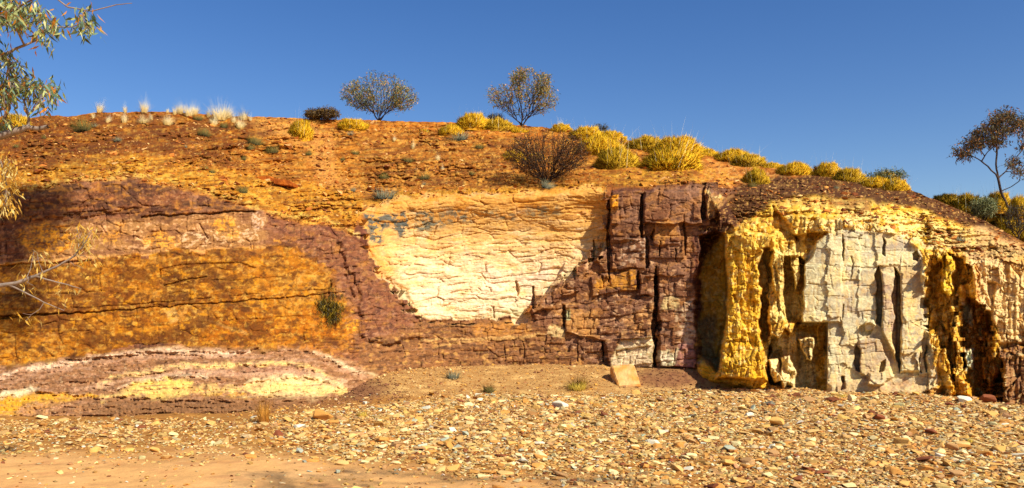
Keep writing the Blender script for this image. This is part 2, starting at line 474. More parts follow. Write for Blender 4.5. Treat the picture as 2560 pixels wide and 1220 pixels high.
R([(912, 622), (905, 590), (870, 575), (840, 600), (880, 700), (900, 760), (905, 840), (960, 860), (1050, 850), (1040, 795), (985, 725), (940, 670)], -0.10, 6, 3)
R([(165, 896), (200, 878), (440, 862), (470, 876), (620, 852), (650, 868), (630, 878), (440, 880), (230, 895)], -0.10, 3, 1)
R([(400, 672), (455, 660), (600, 655), (640, 670), (520, 690), (480, 712), (402, 720)], 0.035, 1.5, 0)
R([(160, 452), (210, 448), (345, 446), (352, 520), (210, 540), (80, 545), (50, 500)], -0.06, 3, 3)
# left wall long crack lines
for a, b_, wd, dp in (((-60, 795), (120, 786), 3.5, 0.22), ((120, 786), (240, 780), 2, 0.10), ((240, 780), (860, 733), 1.4, 0.07), ((-60, 668), (230, 650), 1.8, 0.08), ((350, 542), (640, 528), 2, 0.10),
                      ((410, 712), (520, 690), 1.6, 0.06), ((400, 672), (402, 712), 1.5, 0.06), ((500, 560), (520, 600), 1.3, 0.05)):
    dx, dy = b_[0] - a[0], b_[1] - a[1]; L_ = math.hypot(dx, dy); nx, ny = -dy / L_ * wd, dx / L_ * wd
    R([(a[0] + nx, a[1] + ny), (b_[0] + nx, b_[1] + ny), (b_[0] - nx, b_[1] - ny), (a[0] - nx, a[1] - ny)], dp, 1.2, 1)
# dark clefts between the maroon rock and the yellow buttresses
R([(1754, 592), (1790, 580), (1812, 590), (1818, 700), (1814, 800), (1804, 863), (1796, 925), (1790, 925), (1752, 890), (1738, 800), (1742, 720), (1752, 640)], 1.15, 6, 1)
R([(1812, 592), (1860, 575), (1930, 590), (1912, 620), (1897, 670), (1904, 748), (1899, 817), (1913, 886), (1916, 950), (1792, 945), (1800, 880), (1814, 799), (1818, 707)], -0.62, 5, 1)
R([(1740, 905), (1790, 900), (1830, 900), (1900, 870), (1990, 960), (1900, 975), (1750, 950)], -0.35, 8, 1)
R([(1903, 618), (1928, 622), (1932, 700), (1918, 740), (1920, 790), (1925, 880), (1912, 930), (1902, 870), (1900, 800), (1906, 740), (1898, 680)], 0.60, 3, 2)
R([(1932, 620), (1960, 640), (1958, 700), (1952, 770), (1966, 830), (1945, 845), (1918, 835), (1924, 780), (1940, 745), (1930, 690)], -0.30, 3, 1)
R([(1958, 640), (1990, 640), (2012, 650), (2006, 806), (1970, 806), (1960, 760), (1962, 700)], 0.65, 3, 1)
R([(1975, 640), (1998, 630), (2000, 690), (1992, 730), (1982, 690)], -0.62, 2, 1)
R([(1922, 870), (1930, 835), (1948, 846), (1962, 820), (1978, 834), (1990, 806), (2069, 806), (2067, 985), (1930, 985), (1916, 930)], 0.85, 1.6, 0)
R([(1986, 590), (2020, 582), (2068, 584), (2040, 606), (2030, 640), (2008, 660), (1990, 640)], 0.40, 3, 1)
R([(1994, 845), (2036, 842), (2030, 905), (2016, 900)], -0.85, 3, 1)
R([(1922, 900), (1948, 896), (1954, 950), (1934, 960)], -0.85, 3, 1)
R([(1954, 892), (1972, 888), (1990, 930), (1986, 980), (1950, 980)], -0.90, 4, 1)
R([(1820, 560), (1860, 555), (1930, 570), (1960, 600), (1900, 640), (1850, 590)], -0.15, 14, 2)
R([(2010, 640), (2066, 585), (2105, 572), (2106, 650), (2100, 806), (2008, 806)], -0.10, 2, 1)
R([(2106, 575), (2150, 585), (2150, 700), (2106, 700)], -0.05, 1.5, 1)
R(rect(2070, 806, 2104, 840), 0.06, 1.5, 1)
R([(2194, 668), (2204, 690), (2206, 740), (2203, 816), (2192, 806), (2188, 760), (2191, 720), (2187, 690)], 0.40, 2, 1)
R([(2204, 680), (2242, 690), (2240, 900), (2206, 830)], -0.22, 3, 0)
R([(2238, 670), (2250, 690), (2252, 780), (2249, 860), (2250, 930), (2240, 900), (2232, 850), (2236, 790), (2230, 740), (2234, 700)], 0.42, 2, 1)
R([(2250, 680), (2310, 670), (2315, 700), (2300, 925), (2252, 930)], -0.16, 4, 1)
R([(2142, 862), (2149, 872), (2150, 930), (2140, 926), (2135, 900)], 0.30, 1.5, 1)
R([(2149, 850), (2200, 845), (2235, 940), (2200, 965), (2150, 935)], -0.14, 3, 1)
R([(2200, 906), (2213, 900), (2211, 928), (2196, 930)], 0.2, 1.5, 1)
R([(2172, 932), (2210, 928), (2212, 962), (2170, 966)], -0.30, 3, 1)
R([(2148, 818), (2170, 806), (2186, 812), (2180, 836), (2158, 842)], 0.12, 2, 1)
R([(2160, 806), (2180, 798), (2190, 812), (2180, 828), (2164, 828)], -0.22, 2, 1)
R([(2208, 594), (2214, 604), (2212, 640), (2205, 632)], 0.18, 1.5, 1); R([(2106, 586), (2111, 600), (2109, 652), (2105, 640)], 0.15, 1.5, 1)
R([(2280, 634), (2292, 626), (2298, 640), (2290, 654), (2282, 650)], 0.25, 2, 1)
R([(2104, 940), (2112, 940), (2112, 972), (2102, 975)], 0.25, 2, 1)
R([(2070, 960), (2170, 950), (2230, 970), (2350, 965), (2350, 1000), (2070, 1000)], -0.25, 8, 1)
# the big hollows at the far right
R([(2362, 628), (2330, 660), (2312, 720), (2314, 820), (2350, 840), (2360, 880), (2376, 940), (2384, 950), (2384, 790), (2392, 730), (2420, 700), (2430, 670), (2400, 640)], 0.42, 2, 3)
R([(2344, 645), (2372, 640), (2384, 660), (2382, 720), (2364, 745), (2348, 710)], -0.55, 4, 2)
R([(2322, 826), (2345, 830), (2372, 850), (2378, 966), (2322, 970)], -0.20, 5, 2)
R([(2381, 792), (2396, 786), (2406, 860), (2408, 950), (2384, 948)], -0.30, 2, 1)
R([(2406, 745), (2440, 748), (2470, 775), (2480, 800), (2478, 870), (2500, 900), (2514, 960), (2500, 995), (2430, 995), (2412, 950), (2404, 860)], 0.58, 2.5, 3)
R([(2455, 830), (2495, 840), (2495, 960), (2462, 970)], -0.40, 5, 3)
R([(2412, 880), (2424, 872), (2434, 890), (2430, 926), (2414, 916)], -0.65, 4, 1)
R([(2370, 955), (2400, 945), (2432, 965), (2430, 990), (2360, 990)], -0.35, 6, 1)
R([(2410, 640), (2600, 650), (2600, 860), (2500, 860), (2480, 790), (2430, 750), (2410, 690)], -0.15, 6, 1)
R([(2468, 704), (2490, 706), (2482, 760), (2470, 740)], 0.16, 3, 1)
R([(2505, 880), (2700, 840), (2700, 1030), (2495, 1015), (2490, 985), (2512, 930)], -0.30, 5, 2)
R([(2310, 640), (2366, 618), (2372, 636), (2330, 668), (2312, 740), (2300, 700)], -0.18, 3, 1)
R([(2290, 545), (2325, 540), (2330, 610), (2300, 620)], 0.22, 8, 2)
R([(1935, 520), (1960, 540), (1990, 600), (1960, 600), (1930, 560)], 0.35, 6, 2)
for i_, (poly, amt, f, w) in enumerate(RELIEF):
    fade_ = ss(478, 600, PY) * (1 - .55 * ss(1380, 1480, PX)) + .55 * ss(1380, 1480, PX) * ss(470, 520, PY) if i_ == 0 else 1.0
    dD += amt * Mk(poly, f, w) * fade_
# ribs and fins inside the hollows and on the crumbly yellow rock
rib = 1.1 * facets((PX + 4 * wx) / 20, (PY + 4 * wy) / 85, 502)[0] + .4 - np.abs(fbm((PX + 6 * wx) / 30, (PY + 10 * wy) / 170, 3, 501, .5)) * .8
rib = rib + .5 * (h2(np.floor(PX / 19 + wx * .5), np.floor(PY / 46 + PX / 57), 77) - .5)
hol = np.clip(Mk([(2310, 640), (2366, 625), (2430, 650), (2480, 780), (2515, 900), (2515, 1000), (2320, 1000)], 10, 2) + Mk([(1905, 620), (2010, 640), (2010, 806), (2068, 806), (2068, 985), (1905, 985)], 8, 2) * .8, 0, 1)
dD -= 0.30 * hol * np.clip(rib, -.2, 1)
dD -= 0.05 * right * (1 - white) * (1 - above) * (1 - hol) * np.clip(rib, -.5, 1)
bx_, be_ = bricks(PX + 10 * wx, PY + 14 * wy, 62, 130, 510)
dD += (0.09 * (bx_ - .5) * white + .14 * (bx_ - .5) * right * (1 - white)) * (1 - above)

SEAMS = [[(-60, 965), (0, 945), (60, 922), (180, 908), (300, 884), (420, 877), (560, 888), (625, 876)],
         [(-60, 985), (60, 955), (240, 950), (300, 938), (380, 925), (460, 914), (560, 916), (640, 906), (700, 905), (760, 914), (800, 930), (830, 948), (850, 958)],
         [(780, 878), (820, 890), (850, 908), (880, 926), (945, 940)], [(260, 985), (350, 950), (420, 938), (520, 940), (600, 958), (680, 940), (760, 936), (820, 950), (860, 972)],
         [(-60, 1010), (60, 972), (110, 975), (250, 990), (470, 1000), (640, 1000)]]
for k_, pts in enumerate(SEAMS):
    a_ = np.array(pts, float)
    yc_ = np.interp(PX, a_[:, 0], a_[:, 1]) + 7 * fbm(PX / 44, PY / 60, 5, 777) + 3 * fbm(PX / 9, PY / 30, 3, 778)
    on_ = (PX > a_[0, 0]) & (PX < a_[-1, 0]) & (bank > .02)
    dd_ = PY - yc_
    dD += on_ * bank * (-.06 * np.exp(-((dd_ + 1) / 7.0) ** 2) + .035 * np.exp(-((dd_ - 8) / 3.0) ** 2)) * (.5 + ss(-.3, .3, m2_))
ce2b_ = bricks(PX + 8 * wx, PY + 8 * wy, 34, 15, 88)[1]
dD += bank * (.035 * np.exp(-ce2b_ ** 2 / 3.0) * ss(-.1, .3, m1_) + .05 * fbm(PX / 12, PY / 6, 4, 134, .65))

# hand-read vertical joints: (x, top, bottom, half width, depth)
for x, a, b_, hw, dp in ((1605, 484, 590, 4.5, 0.35), (1634, 572, 600, 3.5, 0.3), (1617, 590, 668, 4.5, 0.35), (1711, 556, 640, 2.5, 0.25), (1760, 456, 548, 7, 0.5), (1640, 690, 922, 6, 0.5), (1596, 676, 722, 3.5, 0.3),
                         (1640, 668, 735, 4, 0.3), (1410, 764, 818, 4, 0.35), (1508, 850, 906, 4, 0.35), (1523, 500, 705, 4.5, 0.35), (1485, 600, 655, 4, 0.3), (1334, 716, 770, 4, 0.35), (1291, 700, 740, 2.5, 0.2),
                         (1435, 672, 700, 2.5, 0.22), (1650, 800, 830, 5, 0.3), (1235, 767, 795, 2, 0.15), (1366, 745, 760, 2.5, 0.15), (825, 700, 750, 2.2, 0.12), (300, 555, 590, 1.6, 0.08), (2128, 640, 700, 1.6, 0.1),
                         (2108, 760, 800, 2, 0.12), (2150, 590, 600, 2, 0.1), (1900, 470, 500, 3, 0.2), (2300, 880, 930, 2.5, 0.2), (2316, 860, 930, 2.5, 0.25), (1690, 620, 655, 2, 0.2), (1650, 600, 640, 2, 0.2), (1685, 870, 912, 2, .15),
                         (1445, 855, 905, 1.8, 0.12), (1308, 850, 910, 1.5, 0.1), (1260, 860, 905, 1.5, 0.1), (1095, 860, 905, 1.3, 0.08)):
    n_ = max(4, int((b_ - a) / 16)); tt_ = np.linspace(0, 1, n_); jr = np.random.default_rng(int(x * 7 + a))
    wob = np.cumsum(jr.normal(0, 1.7, n_)); wob -= np.linspace(wob[0], wob[-1], n_)
    ww_ = hw * (0.25 + .95 * np.sin(math.pi * np.clip(tt_ * 1.0, .04, .96)) ** .6) * jr.uniform(.35, 1.25, n_)
    yy_ = a + (b_ - a) * tt_
    dD += dp * .8 * Mk(list(zip(x + wob - ww_, yy_)) + list(zip(x + wob + ww_ * .8, yy_))[::-1], 1.5, 1)

# relief keeps its form but fades at the crest line so the skyline stays put, and outside the frame
D = D + dD * (0.35 + 0.65 * ss(0, 30, PY - cc_[None, :]))

# ---- colour of the rock (what it is made of, not how it is lit)
C = np.zeros(PX.shape + (3,))
def setc(c): C[:] = lin(c)
def paint(c, m, s=1.0):
    global C
    a = (m * s)[..., None]
    C = C * (1 - a) + lin(c) * a

n_a = fbm(PX / 60, PY / 40, 4, 201); n_b = fbm(PX / 18, PY / 12, 4, 202); n_c = fbm(PX / 200, PY / 110, 3, 203)
n_s = fbm(PX / 130, tilt / 8.0, 4, 204); n_v = fbm(PX / 9, PY / 70, 3, 205); n_d = fbm(PX / 6, PY / 5, 3, 206)
n_e = fbm(PX / 90, PY / 24, 4, 207)

setc((112, 62, 40))
# --- maroon rock
paint((88, 48, 36), ss(0, .5, n_a)); paint((140, 84, 58), ss(.05, .5, n_b), .7); paint((150, 84, 30), ss(.1, .55, n_c + .4 * n_b), .7)
paint((70, 38, 30), ss(.55, .95, cr2), .6); paint((140, 92, 72), ss(.35, .05, cr2), .45)
paint((150, 92, 45), ss(.25, .6, n_s), .5)
# --- upper left band between maroon cap and the orange wall
pk = Mk([(60, 560), (350, 545), (640, 530), (680, 560), (700, 610), (560, 618), (400, 632), (230, 640), (60, 650)], 8, 2)
paint((150, 100, 60), pk, .75); paint((205, 150, 115), pk * ss(.0, .6, n_b + .5 * n_d), .5); paint((95, 52, 38), pk * ss(.1, .4, n_e), .7)
paint((232, 190, 150), Mk([(340, 600), (380, 590), (460, 580), (520, 575), (660, 560), (640, 600), (560, 608), (450, 618), (380, 622)], 8, 2) * ss(-.1, .6, n_b + .6 * n_d), .5)
paint((215, 170, 150), Mk(rect(630, 530, 652, 575), 6, 2) * ss(-.3, .3, n_d), .5)
for cx_, cy_, rx, ry in ((405, 600, 44, 22), (115, 600, 70, 42), (290, 590, 26, 14), (560, 560, 26, 18), (300, 560, 14, 6), (585, 590, 16, 12)):
    t = np.linspace(0, 2 * math.pi, 14, endpoint=False)
    paint((205, 128, 20), Mk(list(zip(cx_ + rx * np.cos(t), cy_ + ry * np.sin(t))), 12, 2) * ss(-.35, .25, n_b + .7 * n_d), .8)
paint((205, 140, 80), curve_mask([(0, 662), (230, 643), (420, 632), (740, 612)], 4, 1, 3), .7)
# --- orange wall
op = orange_panel
paint((204, 126, 34), op)
paint((222, 150, 62), op * ss(.0, .5, n_a), .8); paint((176, 98, 22), op * ss(-.05, .45, n_e), .75)
paint((150, 86, 34), op * ss(.15, .5, n_b + .5 * n_c), .75); paint((120, 66, 30), op * ss(.3, .6, n_a - .3 * n_b), .8)
paint((232, 168, 90), op * ss(.55, .8, vid) * ss(-.1, .3, n_b), .6)
paint((236, 180, 110), op * np.exp(-((v2 - v1) * 26 / 3.0) ** 2) * ss(-.2, .4, n_c), .5)
paint((118, 70, 28), Mk([(402, 672), (455, 655), (470, 640), (560, 655), (590, 670), (520, 690), (480, 712), (520, 745), (405, 758)], 4, 3) * op, .72)
paint((126, 66, 32), Mk([(260, 715), (320, 712), (310, 745), (400, 760), (300, 770), (210, 745)], 8, 3) * op, .6)
paint((110, 60, 30), Mk([(400, 830), (470, 800), (510, 830), (530, 860), (400, 868)], 8, 2) * op, .65)
paint((112, 60, 24), Mk([(60, 800), (240, 790), (200, 840), (120, 840)], 14, 2) * op, .5)
paint((150, 96, 50), Mk([(0, 670), (180, 655), (235, 680), (200, 720), (250, 740), (240, 775), (0, 790)], 10, 2), .75)
paint((190, 140, 100), Mk([(0, 700), (90, 690), (120, 720), (60, 760), (0, 770)], 10, 2) * ss(-.3, .3, n_b), .7)
paint((232, 160, 60), Mk([(560, 700), (820, 690), (860, 740), (800, 800), (640, 790)], 20, 2) * ss(-.2, .4, n_a), .5)
paint((200, 110, 18), Mk([(560, 780), (880, 770), (880, 866), (560, 872), (500, 850)], 20, 2), .6)
paint((100, 56, 24), op * Mk([(20, 850), (880, 840), (880, 880), (20, 925)], 8, 2) * ss(-.1, .4, n_b), .4)
paint((238, 190, 130), Mk([(412, 770), (440, 765), (445, 800), (425, 806)], 4, 1), .7); paint((238, 190, 130), curve_mask([(470, 765), (500, 790), (550, 812), (620, 835)], 4, 1, 3), .5)
ob_, _ = bricks(PX + 6 * wx, tilt + 5 * wy, 96, 54, 890)
paint((116, 66, 34), op * ss(.70, .74, ob_) * ss(-.5, .1, n_b), .55); paint((236, 160, 60), op * ss(.2, .16, ob_) * ss(-.4, .2, n_b), .5)
for k_, (c_, a_, sc_) in enumerate((((238, 160, 40), .75, 1.0), ((120, 62, 22), .7, 1.2), ((244, 186, 96), .6, .8), ((96, 52, 26), .55, 1.0))):
    q_ = fbm(PX / (26 * sc_), PY / (17 * sc_), 5, 880 + k_, .68)
    paint(c_, op * ss(.12, .42, q_), a_)
# --- maroon ring right of the orange wall
ring = Mk([(660, 530), (770, 558), (830, 560), (880, 590), (912, 622), (940, 670), (990, 730), (1045, 795), (1060, 850), (900, 870), (893, 770), (845, 690), (800, 640), (740, 610), (660, 600)], 5, 3)
paint((116, 66, 46), ring, .85); paint((84, 46, 38), ring * ss(-.05, .4, n_b), .8); paint((158, 98, 40), ring * ss(.25, .6, n_a), .5); paint((152, 102, 84), ring * ss(.3, .6, n_e), .5)
# --- centre strip under the cream wall
cen = Mk([(900, 860), (1060, 803), (1300, 798), (1500, 850), (1510, 925), (900, 935)], 5, 1)
paint((124, 76, 46), cen, .8); paint((92, 56, 38), cen * ss(-.05, .35, n_s), .8); paint((176, 122, 66), cen * ss(.15, .5, n_b + .3 * n_s), .55)
paint((196, 146, 92), curve_mask([(1050, 850), (1200, 846), (1330, 838), (1500, 835)], 2.5, 1, 2), .6)
paint((205, 150, 90), curve_mask([(1090, 868), (1140, 856), (1340, 842)], 2, 1, 2), .5)
paint((180, 112, 48), Mk([(1180, 812), (1310, 800), (1330, 835), (1190, 840)], 6, 1), .5)
# --- cream wall
cr = cream
paint((240, 200, 132), cr)
paint((250, 212, 158), cr * ss(-.1, .35, n_e + .4 * ss(620, 720, PY))); paint((255, 224, 180), cr * ss(600, 700, PY) * ss(-.3, .3, n_a), .85)
paint((228, 166, 74), cr * ss(-.1, .4, n_s - .1) * ss(740, 560, PY), .85); paint((222, 152, 58), cr * ss(600, 500, PY), .9)
paint((232, 176, 88), cr * ss(680, 560, PY) * ss(-.3, .3, n_e), .8)
q_ = fbm(PX / 30, tilt / 9, 5, 930, .65); paint((206, 150, 84), cr * ss(.15, .5, q_), .55); paint((255, 226, 182), cr * ss(.1, .5, -q_), .5)
paint((236, 190, 150), cr * ss(.2, .5, n_a) * ss(560, 620, PY), .5)
paint((226, 170, 80), cr * Mk([(905, 560), (960, 640), (1010, 700), (1060, 805), (985, 725), (910, 640)], 12, 2), .7)
paint((205, 205, 160), cr * Mk([(985, 710), (1015, 730), (1040, 790), (1020, 780), (990, 740)], 5, 1), .9)
paint((215, 208, 155), cr * Mk([(1050, 795), (1200, 790), (1310, 760), (1310, 790), (1200, 805)], 6, 1), .6)
paint((215, 205, 150), cr * Mk([(1350, 730), (1450, 650), (1500, 640), (1440, 690)], 6, 1), .5)
gry = ss(-.05, .15, n_b + .15)
paint((96, 100, 88), Mk([(915, 535), (945, 540), (960, 535), (1015, 530), (1022, 580), (1000, 588), (960, 575), (950, 605), (925, 600)], 5, 2) * ss(-.25, .0, n_b), .95)
paint((224, 160, 40), Mk([(922, 548), (950, 545), (948, 570), (935, 580)], 3, 1), .9)
for pl in ([(1040, 540), (1090, 535), (1100, 575), (1050, 575)], [(1245, 528), (1290, 530), (1285, 552), (1245, 548)], [(1120, 520), (1180, 525), (1150, 560)], [(1300, 520), (1400, 515), (1400, 540), (1320, 545)], [(1190, 525), (1240, 520), (1240, 545)], [(960, 590), (1000, 585), (1020, 600), (980, 606)]):
    paint((130, 122, 92), Mk(pl, 6, 2) * gry, .6)
paint((196, 160, 108), Mk([(1040, 525), (1420, 510), (1440, 560), (1040, 580)], 14, 2) * ss(.0, .3, n_b), .6)
# --- slope above the walls
sl = above * (1 - ss(1700, 1800, PX) * 0)
paint((196, 112, 40), sl)
paint((222, 142, 62), sl * ss(.0, .45, n_a), .8); paint((150, 76, 18), sl * ss(.05, .45, n_s), .75); paint((226, 160, 84), sl * ss(.2, .5, n_b), .5)
paint((110, 56, 20), sl * ss(.35, .7, n_s + .4 * n_b), .7)
lt = Mk([(-300, 300), (130, 285), (620, 290), (690, 330), (560, 380), (640, 420), (450, 400), (330, 370), (200, 420), (60, 430), (-300, 430)], 16, 2)
paint((132, 66, 22), lt, .62); paint((92, 44, 16), lt * ss(.0, .4, n_e + .3 * n_b), .75); paint((206, 122, 34), lt * ss(.15, .5, n_b - n_e * .3), .7)
lo = Mk([(0, 420), (200, 400), (330, 385), (640, 440), (900, 480), (910, 560), (840, 560), (760, 552), (640, 515), (500, 478), (370, 452), (350, 440), (210, 442), (0, 478)], 10, 2)
paint((220, 138, 36), lo, .75); paint((236, 172, 78), lo * ss(-.1, .35, n_b), .75); paint((176, 98, 20), lo * ss(.15, .5, n_s), .6)
paint((238, 190, 110), curve_mask([(60, 474), (200, 446), (340, 438), (460, 460), (600, 500), (700, 536), (830, 550), (900, 590)], 7, 1, 5) * ss(-.3, .2, n_b), .7)
ch = Mk([(640, 300), (760, 310), (840, 340), (830, 400), (850, 440), (920, 480), (820, 470), (780, 430), (780, 380), (720, 350)], 14, 2)
paint((222, 146, 88), ch, .75); paint((206, 124, 70), ch * ss(.1, .4, n_b), .5)
paint((226, 152, 90), Mk([(620, 296), (740, 296), (760, 330), (650, 340)], 10, 2), .6)
tp = Mk([(860, 304), (1140, 308), (1440, 340), (1380, 350), (1130, 330), (900, 318)], 8, 2)
paint((214, 118, 44), tp, .6)
sb = Mk([(900, 330), (1260, 350), (1300, 420), (1240, 470), (980, 470), (890, 440)], 16, 2)
paint((176, 104, 48), sb, .5); paint((116, 66, 30), sb * ss(.05, .35, n_s + .3 * n_e), .7); paint((222, 152, 84), sb * ss(.15, .45, n_b), .6)
paint((228, 158, 50), Mk([(980, 482), (1260, 470), (1520, 462), (1510, 480), (1290, 500), (1020, 505), (930, 530), (900, 500)], 8, 2), .7)
paint((150, 76, 22), Mk([(1400, 440), (1500, 420), (1620, 430), (1640, 462), (1500, 470)], 12, 2) * ss(-.2, .3, n_b), .5)
paint((218, 150, 50), Mk([(1500, 430), (1760, 420), (1850, 440), (1860, 458), (1700, 452), (1560, 470)], 10, 2) * ss(-.3, .2, n_b), .8)
for k_, (c_, a_, sx_, sy_) in enumerate((((236, 164, 76), .6, 22, 9), ((116, 56, 16), .6, 26, 7), ((240, 182, 110), .5, 11, 6), ((92, 46, 18), .5, 12, 5))):
    q_ = fbm(PX / sx_, tilt / sy_, 5, 900 + k_, .66)
    paint(c_, sl * ss(.14, .45, q_), a_)
# dark gravel cap of the right mound and the yellow ground beneath it
cap = Mk([(1745, 560), (1770, 520), (1850, 462), (1900, 445), (2100, 432), (2280, 466), (2360, 500), (2480, 552), (2580, 620), (2500, 590), (2400, 556), (2300, 524), (2180, 500), (2100, 496), (1960, 498), (1900, 530), (1830, 560), (1790, 600), (1760, 660), (1742, 640)], 8, 2)
yl = Mk([(1760, 640), (1800, 590), (1850, 560), (1930, 505), (2000, 488), (2200, 495), (2330, 530), (2420, 566), (2600, 650), (2600, 1030), (1740, 1000), (1742, 900)], 8, 2)
paint((236, 178, 60), yl); paint((250, 210, 116), yl * ss(-.05, .4, n_b), .8); paint((206, 148, 26), yl * ss(.1, .45, n_a + .2 * n_v), .75)
paint((82, 46, 24), cap, .92); paint((140, 92, 50), cap * ss(.1, .45, n_b), .7); paint((196, 150, 80), cap * ss(.32, .5, n_d + .3 * n_b), .6)
# pinkish shoulders of the mound
paint((216, 158, 92), Mk([(1930, 505), (2050, 500), (2170, 502), (2190, 540), (2130, 545), (2080, 520), (1980, 520)], 8, 2), .6)
paint((150, 96, 56), Mk([(2060, 500), (2170, 500), (2180, 530), (2150, 550), (2100, 525)], 8, 2), .7)
paint((238, 214, 164), Mk([(2000, 560), (2080, 545), (2140, 530), (2300, 545), (2440, 590), (2440, 640), (2300, 610), (2180, 590), (2060, 585)], 8, 2) * ss(-.4, .2, n_b), .85)
paint((222, 178, 128), Mk([(2330, 580), (2450, 570), (2620, 650), (2620, 700), (2420, 650)], 10, 2), .75)
paint((168, 116, 78), Mk([(2330, 600), (2450, 585), (2620, 660), (2620, 690), (2420, 640)], 10, 2) * ss(.0, .35, n_b + .4 * n_s), .6)
# pale jointed wall
wh = white
paint((224, 208, 158), wh); paint((244, 230, 178), wh * ss(-.1, .4, n_a), .8)
paint((188, 168, 138), wh * ss(.45, .65, cr4), .65); paint((176, 150, 128), wh * ss(.1, .4, n_e) * ss(2060, 2120, PX), .6)
paint((206, 166, 116), wh * ss(820, 900, PY) * ss(-.2, .3, n_b), .6); paint((214, 160, 96), wh * ss(.25, .5, n_b + n_c), .45)
paint((238, 224, 170), Mk([(2100, 580), (2200, 585), (2210, 660), (2140, 690), (2130, 640), (2108, 640)], 4, 3), .6)
paint((170, 150, 126), Mk([(2106, 582), (2130, 578), (2130, 640), (2108, 655)], 3, 1), .7); paint((196, 180, 150), Mk(rect(2170, 600, 2200, 640), 3, 3), .6)
paint((182, 138, 112), Mk([(2204, 680), (2242, 690), (2240, 900), (2210, 830)], 4, 1), .75)
paint((188, 146, 112), Mk([(2140, 850), (2200, 840), (2240, 900), (2230, 950), (2140, 950)], 10, 2), .6)
paint((232, 190, 110), Mk([(2250, 700), (2300, 690), (2310, 900), (2252, 930)], 8, 2) * ss(-.3, .3, n_b), .7)
paint((196, 150, 96), Mk([(2246, 680), (2300, 668), (2310, 690), (2250, 720)], 6, 2), .7)
paint((180, 128, 84), Mk([(2070, 955), (2340, 950), (2360, 990), (2070, 1000)], 8, 2), .6)
# yellow and cream inside the right part
paint((244, 188, 40), Mk([(1800, 620), (1905, 600), (1900, 800), (1910, 940), (1800, 940)], 10, 2), .55)
paint((250, 214, 96), Mk([(1815, 600), (1960, 580), (1990, 640), (1900, 640)], 10, 2), .5)
paint((230, 208, 130), Mk([(1895, 640), (2000, 600), (2010, 800), (1925, 800)], 8, 2), .55)
paint((244, 228, 170), Mk([(1920, 840), (2040, 840), (2040, 985), (1925, 985)], 8, 2), .6)
paint((236, 174, 30), Mk([(1740, 905), (1800, 900), (1930, 940), (1960, 975), (1760, 955)], 8, 2), .7)
paint((150, 130, 96), Mk([(1742, 800), (1790, 790), (1795, 925), (1750, 905)], 8, 2), .7)
rp = Mk([(2430, 650), (2600, 660), (2600, 860), (2510, 860), (2480, 790), (2440, 750)], 8, 2)
paint((240, 198, 132), rp, .9); paint((240, 206, 150), rp * ss(.0, .4, n_b), .6); paint((212, 146, 60), rp * ss(.1, .4, n_e), .6)
paint((220, 134, 24), Mk([(2436, 660), (2448, 660), (2452, 750), (2440, 760)], 4, 1), .8)
paint((222, 152, 40), Mk([(2500, 650), (2600, 640), (2600, 680), (2510, 690)], 10, 2), .6)
paint((150, 86, 22), Mk([(2405, 745), (2440, 748), (2480, 800), (2478, 870), (2510, 960), (2500, 995), (2430, 995), (2404, 860)], 6, 1), .8)
paint((222, 224, 180), Mk([(2412, 875), (2434, 872), (2434, 926), (2414, 926)], 4, 1), .9); paint((200, 200, 170), Mk([(2404, 750), (2428, 775), (2430, 815), (2410, 800)], 4, 1), .7)
paint((240, 196, 40), Mk([(2340, 640), (2384, 640), (2384, 740), (2350, 740)], 5, 2), .7)
paint((222, 152, 24), Mk([(2380, 940), (2440, 940), (2440, 995), (2370, 995)], 6, 2), .7)
fr = Mk([(2500, 870), (2620, 830), (2620, 1020), (2495, 1020), (2512, 930)], 8, 2)
paint((160, 108, 70), fr, .9); paint((112, 72, 50), fr * ss(-.05, .3, n_b), .7)
# maroon/mauve panels, with their pale and orange pieces
mr_ = Mk([(1512, 540), (1530, 484), (1620, 470), (1750, 458), (1850, 468), (1800, 520), (1765, 560), (1745, 640), (1745, 925), (1500, 925), (1330, 800), (1340, 735), (1480, 650)], 4, 3) * (1 - cream)
paint((104, 62, 44), mr_, .8); paint((124, 82, 66), mr_ * ss(.5, .8, cr2), .75); paint((76, 44, 34), mr_ * ss(.4, .1, cr2), .6); paint((150, 92, 46), mr_ * ss(.1, .45, n_a + .3 * n_b), .5)
paint((188, 140, 110), mr_ * ss(.25, .5, n_b + .2 * n_e) * ss(590, 640, PY), .55)
paint((206, 128, 26), Mk([(1526, 490), (1546, 486), (1545, 524), (1527, 524)], 2, 0), .9)
paint((178, 112, 34), Mk([(1490, 690), (1590, 676), (1592, 720), (1490, 726)], 6, 3), .8)
paint((158, 100, 48), Mk([(1636, 556), (1698, 556), (1698, 600), (1636, 606)], 4, 3), .75)
paint((160, 112, 62), Mk([(1765, 490), (1830, 490), (1800, 520), (1770, 545)], 5, 1), .6)
paint((200, 160, 140), Mk([(1560, 600), (1615, 590), (1620, 640), (1560, 660)], 10, 2) * ss(-.1, .3, n_b), .6)
paint((244, 212, 160), Mk([(1552, 855), (1632, 842), (1630, 916), (1528, 916), (1535, 880)], 5, 1), .95)
paint((190, 132, 84), Mk([(1560, 790), (1634, 760), (1634, 835), (1560, 845)], 8, 2) * ss(-.2, .3, n_b), .6)
paint((246, 222, 176), Mk([(1652, 880), (1690, 868), (1690, 915), (1652, 915)], 5, 2), .9)
paint((222, 182, 150), Mk([(1690, 780), (1738, 740), (1738, 860), (1710, 860)], 8, 2) * ss(-.3, .2, n_b), .7)
paint((150, 96, 92), Mk([(1695, 860), (1736, 850), (1736, 918), (1690, 918)], 5, 1), .7)
paint((206, 170, 120), Mk([(1660, 745), (1700, 745), (1690, 775), (1660, 775)], 4, 2), .6)
